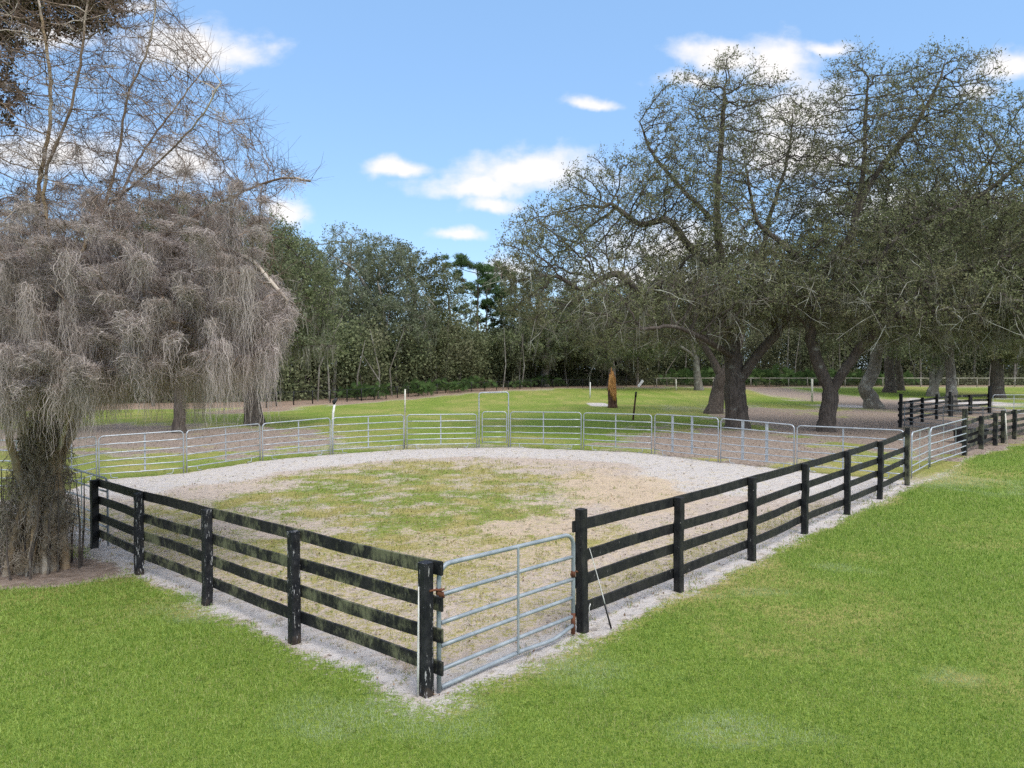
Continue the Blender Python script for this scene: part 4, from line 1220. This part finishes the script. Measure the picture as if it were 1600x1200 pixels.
# ------------------------------------------------------------------ woodland mass behind, as stuff
def fence_y(x): return np.interp(x, [-60, -24, -21.3, -16.5, -8.1, 6, 23, 90], [52, 62, 66, 75, 92, 112, 117, 117])
def woodland():
    tv, lv = MB(), []
    for k in range(340):
        x = rng.uniform(-75, 125); y = float(fence_y(x)) + rng.uniform(13 if x < 5 else 7, 36)
        z = float(terr(x, y)); h = rng.uniform(11, 16) if x < 40 else rng.uniform(13, 21)
        h *= min(1, y / 110)
        if -16 < x < 4: h *= .75
        tv.tube([(x, y, z), (x + rng.normal(0, .4), y, z + h * .5), (x + rng.normal(0, .8), y, z + h * .9)], [rng.uniform(.10, .28), .12, .05], 6, False)
        n = 2600
        d = rand_dirs(n) * (rng.random(n) ** .38)[:, None]
        c = np.array([x, y, z + h * .58]) + d * np.array([rng.uniform(3, 5.5), 3.5, h * .46])
        q = fbm(c[:, 0] * .5, c[:, 2] * .5 + c[:, 1] * .3, 77, 3)
        lv.append(c[q > .38])
    # understorey shrubs
    for k in range(24):
        x = rng.uniform(-40, 90); y = float(fence_y(x)) + rng.uniform(4, 11); z = float(terr(x, y)); h = rng.uniform(5, 11)
        tv.tube([(x, y, z - .2), (x + rng.normal(0, .3), y, z + h * .4), (x + rng.normal(0, 1.0), y, z + h)], [rng.uniform(.07, .16), .09, .04], 6, False)
    n = 200000
    x = rng.uniform(-75, 125, n); y = fence_y(x) + np.where(x < 0, 13, 8) + 18 * rng.random(n)
    z = terr(x, y) + rng.random(n) ** 1.4 * 7.5 * (.25 + fbm(x * .2, y * .2, 5)) * np.clip((y - fence_y(x) - 6) / 12, .2, 1)
    lv.append(np.stack([x, y, z], 1))
    c = np.concatenate(lv); k = len(c)
    a = rand_dirs(k); b = np.cross(a, rand_dirs(k)); b /= np.linalg.norm(b, axis=1)[:, None]
    s = rng.uniform(.2, .5, k)[:, None]
    V = np.stack([c - a * s * .5, c + b * s * .3, c + a * s * .5, c - b * s * .3], 1).reshape(-1, 3)
    o = link('woodland', np_mesh('woodland', V, np.arange(4 * k).reshape(k, 4), rng.random(k)), M['wood_leaf'])
    tag(o, 'dense dark woodland foliage behind the far fences', None, kind='stuff')
    o2 = tv.build('woodland_trunks', M['grey_bark'])
    tag(o2, 'many slim grey trunks inside the dark woodland', None, kind='stuff')
woodland()

# saw palmettos
def palmetto():
    V, Q, R = [], [], []
    n0 = 0
    for f in range(46):
        a = rng.uniform(0, 2 * PI); e = rng.uniform(.25, 1.25); L = rng.uniform(.6, 1.25)
        st = np.array([math.cos(a) * math.cos(e), math.sin(a) * math.cos(e), math.sin(e)])
        c = st * L + np.array([rng.normal(0, .35), rng.normal(0, .35), .1])
        side = np.cross(st, rand_dirs(1)[0]); side /= np.linalg.norm(side)
        for k in range(9):
            t = (k - 4) * .28
            d = st * math.cos(t) + side * math.sin(t); w = np.cross(d, np.cross(st, side)) * .035
            l = .55 * (1 - .05 * abs(k - 4)); tip = c + d * l + np.array([0, 0, -.10])
            V += [c - w * .3, c + d * l * .5 + w, tip, c + d * l * .5 - w]; Q.append((n0, n0 + 1, n0 + 2, n0 + 3)); n0 += 4; R.append(rng.random() * .5 + .5 * (f % 7) / 7)
    return np_mesh('palmetto', np.array(V), np.array(Q), np.array(R))
pm = [palmetto() for _ in range(4)]
def put_palm(x, y, s, label, group, i):
    o = bpy.data.objects.new('saw_palmetto', pm[i % 4]); COL.objects.link(o)
    if not pm[i % 4].materials: pm[i % 4].materials.append(M['palm_leaf'])
    o.location = (x, y, float(terr(x, y))); o.rotation_euler = (0, 0, rng.uniform(0, 6)); o.scale = (s, s, s * rng.uniform(.8, 1.1))
    tag(o, label, 'palmetto', group)
i = 0
for X_, Y_ in [(-16.4, 80), (-18, 79.5), (-15.3, 81)]:
    put_palm(X_, Y_, 1.25, 'small palmetto patch behind the mesh fence near the bent white pole', 'palmettos by the bent pole', i); i += 1
for k in range(6):
    X_ = -12.5 + k * 1.5 + rng.normal(0, .3)
    put_palm(X_, float(fence_y(X_)) + rng.uniform(3, 7), rng.uniform(1.1, 1.6), 'bright green saw palmetto between the pale oak trunk and the pines, behind the mesh fence', 'palmettos behind the mesh fence', i); i += 1
for k in range(5):
    X_ = 1 + k * 1.6
    put_palm(X_, float(fence_y(X_)) + rng.uniform(3, 7), rng.uniform(1.0, 1.4), 'saw palmetto at the foot of the pines behind the mesh fence', 'palmettos under the pines', i); i += 1
for k in range(22):
    put_palm(28 + k * 1.75 + rng.normal(0, .5), 121 + rng.normal(0, 1.2), rng.uniform(1.6, 2.4), 'saw palmetto in the row behind the pale rail fence', 'palmettos behind the rail fence', i); i += 1

# ------------------------------------------------------------------ the near tree hung with Spanish moss
def in_poly(x, y, poly):
    ins = np.zeros(x.shape, bool); n = len(poly)
    for i in range(n):
        (ax, ay), (bx, by) = poly[i], poly[(i + 1) % n]
        c = ((ay <= y) & (by > y)) | ((by <= y) & (ay > y))
        ins ^= c & (x < ax + (y - ay) / (by - ay + 1e-12) * (bx - ax))
    return ins

def moss_tree():
    g = G(62, 889)
    seeds = [[g] + SD((70, 800, 12.6), (85, 720, 12.6), (103, 640, 12.5), (110, 560, 12.4), (118, 470, 12.3), (121, 410, 12.2), (160, 330, 12.2), (185, 240, 12.2), (200, 150, 12.2), (235, 60, 12.2), (250, -80, 12.2)),
             SD((85, 720, 12.6), (115, 670, 12.9), (128, 610, 13.1), (122, 540, 13.2), (125, 480, 13.4), (150, 400, 13.6), (180, 330, 13.7), (215, 250, 13.8), (280, 160, 13.9), (330, 90, 14)),
             SD((128, 610, 13.1), (150, 570, 12.8), (170, 535, 12.6), (200, 505, 12.3), (250, 500, 12), (300, 515, 11.8), (350, 550, 11.7)),
             SD((122, 540, 13.2), (190, 475, 14), (270, 435, 14.5), (360, 425, 14.6), (430, 455, 14.7)),
             SD((125, 480, 13.4), (210, 405, 13), (300, 340, 13), (390, 295, 13), (450, 278, 13), (485, 284, 13)),
             SD((70, 800, 12.6), (30, 740, 12.2), (12, 660, 12), (5, 560, 12), (-20, 430, 12), (-60, 300, 12), (-80, 150, 12)),
             SD((70, 800, 12.6), (45, 720, 13.4), (30, 600, 13.5), (50, 450, 13.6), (60, 300, 13.7), (80, 150, 13.8), (60, 0, 13.9)),
             SD((118, 470, 12.3), (80, 380, 11.8), (70, 280, 11.6), (110, 170, 11.5), (130, 60, 11.4), (140, -50, 11.4)),
             SD((160, 330, 12.2), (230, 270, 11.8), (300, 200, 11.5), (345, 130, 11.3)),
             SD((210, 405, 13), (290, 390, 12.4), (380, 400, 12), (450, 470, 11.9)),
             SD((85, 720, 12.6), (110, 650, 12.1), (140, 600, 11.8), (150, 560, 11.6), (235, 520, 11.3))]
    poly = [(-150, -150), (150, -120), (240, -40), (310, 80), (350, 130), (400, 190), (430, 250), (485, 285), (430, 330), (430, 400), (462, 470), (455, 530), (400, 585), (300, 590), (200, 610), (100, 620), (-150, 660)]
    n = 36000
    x = rng.uniform(-150, 490, n); y = rng.uniform(-150, 660, n)
    k = in_poly(x, y, poly); x, y = x[k], y[k]
    hw = 2.9 * np.sqrt(np.clip(1 - ((x - 130) / 370) ** 2, .03, 1)) * np.where(y > 330, 1, .75)
    Yd = 12.9 + rng.uniform(-1, 1, len(x)) * hw
    q = fbm(x * .012, y * .012 + Yd * .3, 63, 3)
    k = q > rng.uniform(.0, .40, len(x)); x, y, Yd = x[k], y[k], Yd[k]
    A = np.array([P(a, b, c) for a, b, c in zip(x, y, Yd)])[:10500]
    N, par = colonize(seeds, A, .14, .225, 2.2, iters=150, trop=(0.06, 0, .14), jit=.16)
    r, cnt = radii(N, par, .24, tip=.0050, kk=.26, hs=2.5)
    r[:SEED_N[0]] = np.maximum(r[:SEED_N[0]], np.interp(N[:SEED_N[0], 2], [2, 6, 9], [.030, .024, .013]))
    root = thing('mossy_tree', g, 'near leafless tree draped in grey Spanish moss at the left edge', 'tree')
    thick = MB(); chains(N, par, r, .026, thick, 1.25); thick.build('trunk', M['golden_bark'], root)
    pyy0 = to_px(N)[1]
    # thin branches: everything under the trunk radius
    thin = MB()
    kids = [[] for _ in N]
    for i_, p_ in enumerate(par):
        if p_ >= 0: kids[p_].append(i_)
    starts = [i_ for i_ in range(1, len(N)) if r[i_] < .026 and r[par[i_]] >= .026]
    stack = list(starts)
    while stack:
        s = stack.pop(); ch = [par[s]]; c = s
        while True:
            ch.append(c)
            kk = sorted(kids[c], key=lambda q: -r[q])
            if not kk: break
            stack.extend(kk[1:]); c = kk[0]
        rr = r[ch].copy(); rr[0] = rr[1]
        rr = rr * np.interp(pyy0[ch], [250, 420], [1, 1.55])
        thin.tube(N[ch], np.maximum(rr, .0045), 4 if rr[1] > .012 else 3, False)
    thin.build('branches', M['bare_twig'], root)
    # bare twigs
    pxx, pyy = to_px(N)
    idx = np.nonzero((cnt <= 3) & (par >= 0) & (rng.random(len(N)) < np.interp(pyy, [330, 440], [1, .3])))[0]
    D = N[idx] - N[par[idx]]; D /= np.linalg.norm(D, axis=1)[:, None] + 1e-9
    tw_, _ = twigs_leaves(N[idx], D, 3, .52, 0, .03, .22, -.05, .60, tw=.0034)
    mesh_part('twigs', tw_[0], tw_[1], M['fine_twig'], root)
    # a few dead leaves / seed heads
    top = idx[(rng.random(len(idx)) < .25)]
    _, lf = twigs_leaves(N[top], np.tile([0, 0, 1.], (len(top), 1)), 1, .3, 3, .035)
    mesh_part('dead_leaves', lf[0], lf[1], M['brown_leaf'], root, lf[2])
    # Spanish moss
    pr = np.interp(pyy, [-50, 100, 220, 330, 420, 520, 640], [.01, .035, .09, .30, .72, .95, 1.0]) * np.where(r < .08, 1, .3)
    cl = fbm(pxx * .013 + N[:, 1] * .5, pyy * .010, 90, 4)
    ok = np.nonzero((rng.random(len(N)) < pr * ss(.38, .62, cl + .04)) & (N[:, 2] > 2.2) & (par >= 0))[0]
    big = N[(r > .045) & (N[:, 2] > 2.4) & (N[:, 2] < 7)]
    dm = np.sqrt(np.min(((N[ok][:, None, :2] - big[None, :, :2]) ** 2).sum(2) + 4 * np.maximum(np.abs(N[ok][:, None, 2] - big[None, :, 2]) - .5, 0) ** 2, axis=1))
    ok = ok[(dm > .5) | (rng.random(len(ok)) < .22)]
    sdn = N[:SEED_N[0]]; sdn = sdn[(sdn[:, 2] > 2.4) & (sdn[:, 2] < 7.5)]
    ds = np.sqrt(np.min(((N[ok][:, None] - sdn[None]) ** 2).sum(2), axis=1))
    ok = ok[(ds > .30) | (rng.random(len(ok)) < .25)]
    # even out: the more twigs share a cell, the less moss each one carries
    cell = np.floor(N[ok] / .32).astype(np.int64); key = cell[:, 0] * 1000003 + cell[:, 1] * 10007 + cell[:, 2]
    _, inv, cn = np.unique(key, return_inverse=True, return_counts=True)
    wgt = 1.0 / cn[inv] ** .6 * np.interp(pyy[ok], [120, 260, 380], [.05, .22, 1.0])
    can = rng.choice(ok, 13500, p=wgt / wgt.sum())
    t_ = rng.random(len(can))[:, None]
    an = N[can] * t_ + N[par[can]] * (1 - t_)
    bunch = fbm(an[:, 0] * 5.1 + an[:, 1] * 3.3, an[:, 2] * 1.2 + an[:, 1] * 4.1, 14, 3)
    ln = np.interp(pyy[can], [0, 300, 420, 600], [.25, .42, .70, .80]) * (.22 + 1.1 * ss(.35, .75, bunch)) * rng.uniform(.15, 1.5, len(can))
    ln = np.minimum(ln, np.maximum(an[:, 2] - 2.2, .2))
    V1, Q1, R1 = moss_strands(an, ln, 17, .06, .0038, 9, .026)
    mesh_part('hanging_moss', V1, Q1, M['moss'], root, R1)
    # ragged moss round the foot and over the lower trunk
    na = 520
    a = rng.uniform(0, 2 * PI, na); zz = .25 + 2.5 * rng.random(na) ** 1.1
    rad = np.interp(zz, [.3, .9, 1.6, 2.7], [.62, .56, .40, .26]) * rng.uniform(.35, 1.2, na)
    ax = np.array([g[0] - .08, g[1], 0]) + np.stack([np.cos(a) * rad * 1.05 + .12 * (zz - .8), np.sin(a) * rad * .9, zz], 1)
    V2, Q2, R2_ = moss_strands(ax, np.minimum(rng.uniform(.12, .8, na), zz - .04), 14, .06, .0055, 8, .034)
    mesh_part('trunk_moss', V2, Q2, M['moss_brown'], root, R2_)
    # slim stems crowding round the foot
    stm = MB()
    for k in range(20):
        a = k / 20 * 2 * PI + rng.uniform(-.2, .2); r0 = rng.uniform(.34, .58)
        p = g + np.array([math.cos(a) * r0 - .08, math.sin(a) * r0 * .9, -.1]); hh_ = rng.uniform(1.5, 2.6)
        q = g + np.array([math.cos(a) * r0 * .35 + .12 * (hh_ - .8), math.sin(a) * r0 * .3, hh_])
        n = 7; pts = [p + (q - p) * (i_ / n) + rng.normal(0, .022, 3) for i_ in range(n + 1)]
        stm.tube(pts, np.linspace(rng.uniform(.06, .11), .04, n + 1), 7, False, jit=.08)
    stm.build('stems', M['golden_bark'], root)
    # thin suckers round the base
    sk = MB()
    for k in range(45):
        a = rng.uniform(0, 2 * PI); rr = rng.uniform(.1, .8)
        p = g + np.array([math.cos(a) * rr - .1, math.sin(a) * rr, -.02]); h = rng.uniform(.7, 1.9)
        q = p + np.array([rng.normal(0, .15), rng.normal(0, .15), h])
        sk.tube([p, (p + q) / 2 + rng.normal(0, .04, 3), q], [.022, .016, .006], 5, False)
    sk.build('suckers', M['oak_bark'], root)
    print('moss tree', len(N), len(can), len(Q1))
moss_tree()

# ------------------------------------------------------------------ world, sun, camera
SUN_EL, SUN_AZ = math.radians(54), math.radians(150)   # azimuth clockwise from +Y
W = bpy.data.worlds.new('World'); S.world = W; W.use_nodes = True
nt = W.node_tree; nt.nodes.clear()
def wn(t): return nt.nodes.new(t)
def wm(op, a, b=0.0, c=None, clamp=False):
    n = wn('ShaderNodeMath'); n.operation = op; n.use_clamp = clamp
    for s, v in zip(n.inputs, (a, b, c)):
        if v is None: continue
        if hasattr(v, 'is_output'): nt.links.new(v, s)
        else: s.default_value = v
    return n.outputs[0]
sky = wn('ShaderNodeTexSky'); sky.sky_type = 'NISHITA'; sky.sun_disc = False
sky.sun_elevation = SUN_EL; sky.sun_rotation = SUN_AZ; sky.air_density = 1.0; sky.dust_density = .6; sky.ozone_density = 1.0
geo = wn('ShaderNodeTexCoord'); sep = wn('ShaderNodeSeparateXYZ'); nt.links.new(geo.outputs['Generated'], sep.inputs[0])
ay = wm('MAXIMUM', wm('ABSOLUTE', sep.outputs[1]), .05)
U = wm('DIVIDE', sep.outputs[0], ay); Vv = wm('DIVIDE', sep.outputs[2], ay)
comb = wn('ShaderNodeCombineXYZ'); nt.links.new(U, comb.inputs[0]); nt.links.new(Vv, comb.inputs[1])
def wnoise(scale, det, st=(1, 1.6, 1)):
    mp = wn('ShaderNodeMapping'); mp.inputs['Scale'].default_value = st; nt.links.new(comb.outputs[0], mp.inputs[0])
    n = wn('ShaderNodeTexNoise'); n.inputs['Scale'].default_value = scale; n.inputs['Detail'].default_value = det; n.inputs['Roughness'].default_value = .55
    nt.links.new(mp.outputs[0], n.inputs['Vector']); return n.outputs['Fac']
fz = wnoise(9, 7); fz2 = wnoise(26, 5)
# clouds: (px, py, rx, ry, strength)
CL = [(300, 88, 125, 52, 1.), (230, 20, 70, 22, .6), (300, 262, 85, 46, .95), (455, 335, 46, 30, 1.), (620, 268, 50, 24, 1.), (835, 275, 125, 48, 1.), (745, 298, 110, 28, .95), (765, 324, 62, 22, .9),
      (1130, 100, 80, 36, 1.), (1200, 112, 75, 60, 1.), (1230, 180, 120, 60, .9), (1080, 135, 80, 20, .55), (925, 165, 60, 18, .62), (1290, 82, 80, 22, .62), (1580, 118, 70, 40, .95), (1250, 250, 160, 70, .7),
      (720, 372, 60, 18, .55), (790, 425, 60, 30, .9), (1060, 390, 160, 60, .8), (1430, 330, 200, 60, .85), (1000, 440, 200, 40, .7), (100, 250, 160, 60, .7), (90, 60, 90, 40, .6), (1530, 150, 60, 18, .5)]
w1 = wm('MULTIPLY', wm('SUBTRACT', wnoise(7, 5, (1, 1, 1)),   .5), .085); w2 = wm('MULTIPLY', wm('SUBTRACT', wnoise(8.3, 5, (1.3, 1, 1)), .5), .05)
UW = wm('ADD', U, w1); VW = wm('ADD', Vv, w2)
mask = None
for (x, y, rx, ry, st) in CL:
    u0, v0 = (x - 800) / F, (575 - y) / F
    du = wm('MULTIPLY', wm('SUBTRACT', UW, u0), F / (rx * 1.18)); dv = wm('SUBTRACT', VW, v0)
    up = wm('MULTIPLY', dv, F / (ry * 1.15)); dn = wm('MULTIPLY', dv, -F / (ry * .75))
    dv = wm('MAXIMUM', up, dn)
    d = wm('SQRT', wm('ADD', wm('MULTIPLY', du, du), wm('MULTIPLY', dv, dv)))
    m = wm('MULTIPLY', wm('SUBTRACT', 1.0, d), .55)
    m = wm('ADD', m, (st - 1) * .22)
    mask = m if mask is None else wm('MAXIMUM', mask, m)
# unseen generic cloud cover above and to the sides, thickened to whiten ambient light
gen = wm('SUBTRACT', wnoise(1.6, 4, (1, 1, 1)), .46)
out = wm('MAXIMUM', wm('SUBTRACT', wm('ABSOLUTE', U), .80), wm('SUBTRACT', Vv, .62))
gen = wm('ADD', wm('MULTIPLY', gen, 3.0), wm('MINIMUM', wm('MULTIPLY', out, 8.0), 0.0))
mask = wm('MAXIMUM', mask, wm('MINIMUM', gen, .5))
mm = wm('ADD', mask, wm('MULTIPLY', wm('SUBTRACT', fz, .5), .75)); mm = wm('ADD', mm, wm('MULTIPLY', wm('SUBTRACT', fz2, .5), .38))
rng_ = wn('ShaderNodeMapRange'); rng_.interpolation_type = 'SMOOTHSTEP'; rng_.inputs['From Min'].default_value = -.02; rng_.inputs['From Max'].default_value = .43
nt.links.new(mm, rng_.inputs['Value'])
hsn = wn('ShaderNodeMix'); hsn.data_type = 'RGBA'; hsn.blend_type = 'MULTIPLY'; hsn.inputs[0].default_value = 1
nt.links.new(sky.outputs[0], hsn.inputs[6]); hsn.inputs[7].default_value = (.86, .90, .95, 1)
lift = wn('ShaderNodeMix'); lift.data_type = 'RGBA'; lift.inputs[0].default_value = .42
nt.links.new(hsn.outputs[2], lift.inputs[6]); lift.inputs[7].default_value = (2.1, 3.9, 6.6, 1)
cm = wn('ShaderNodeMix'); cm.data_type = 'RGBA'
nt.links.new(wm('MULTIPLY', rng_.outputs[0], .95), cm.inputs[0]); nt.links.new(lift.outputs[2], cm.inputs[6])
cb = wm('ADD', 1.0, wm('MULTIPLY', wm('MULTIPLY', wm('ADD', out, .0), 2.5, None, True), 1.5))  # unseen clouds made brighter than those in view, for added fill light
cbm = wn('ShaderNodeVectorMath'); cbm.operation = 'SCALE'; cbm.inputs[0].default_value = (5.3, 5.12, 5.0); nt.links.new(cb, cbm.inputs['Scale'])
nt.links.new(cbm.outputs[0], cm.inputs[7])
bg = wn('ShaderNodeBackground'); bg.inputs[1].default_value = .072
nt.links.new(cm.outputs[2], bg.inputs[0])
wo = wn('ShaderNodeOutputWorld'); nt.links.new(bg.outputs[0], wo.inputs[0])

sl = bpy.data.lights.new('sun', 'SUN'); sl.energy = 1.15; sl.angle = math.radians(32); sl.color = (1, .955, .88)
so = bpy.data.objects.new('sun', sl); COL.objects.link(so)
sd = Vector((math.sin(SUN_AZ) * math.cos(SUN_EL), math.cos(SUN_AZ) * math.cos(SUN_EL), math.sin(SUN_EL)))
so.rotation_euler = (-sd).to_track_quat('-Z', 'Y').to_euler(); so.location = (0, -20, 40)

cam = bpy.data.cameras.new('camera'); cam.sensor_width = 36; cam.lens = F * 36 / 1600; cam.clip_end = 6000; cam.clip_start = .1
co = bpy.data.objects.new('camera', cam); COL.objects.link(co); co.location = (0, 0, CH); co.rotation_euler = (PI / 2 - TH, 0, 0)
S.camera = co
S.render.engine = 'CYCLES'
S.cycles.max_bounces = 6; S.cycles.diffuse_bounces = 3; S.cycles.transmission_bounces = 3; S.cycles.transparent_max_bounces = 4
S.cycles.use_denoising = False
S.view_settings.view_transform = 'Standard'; S.view_settings.look = 'None'; S.view_settings.exposure = 1.5; S.view_settings.gamma = 1
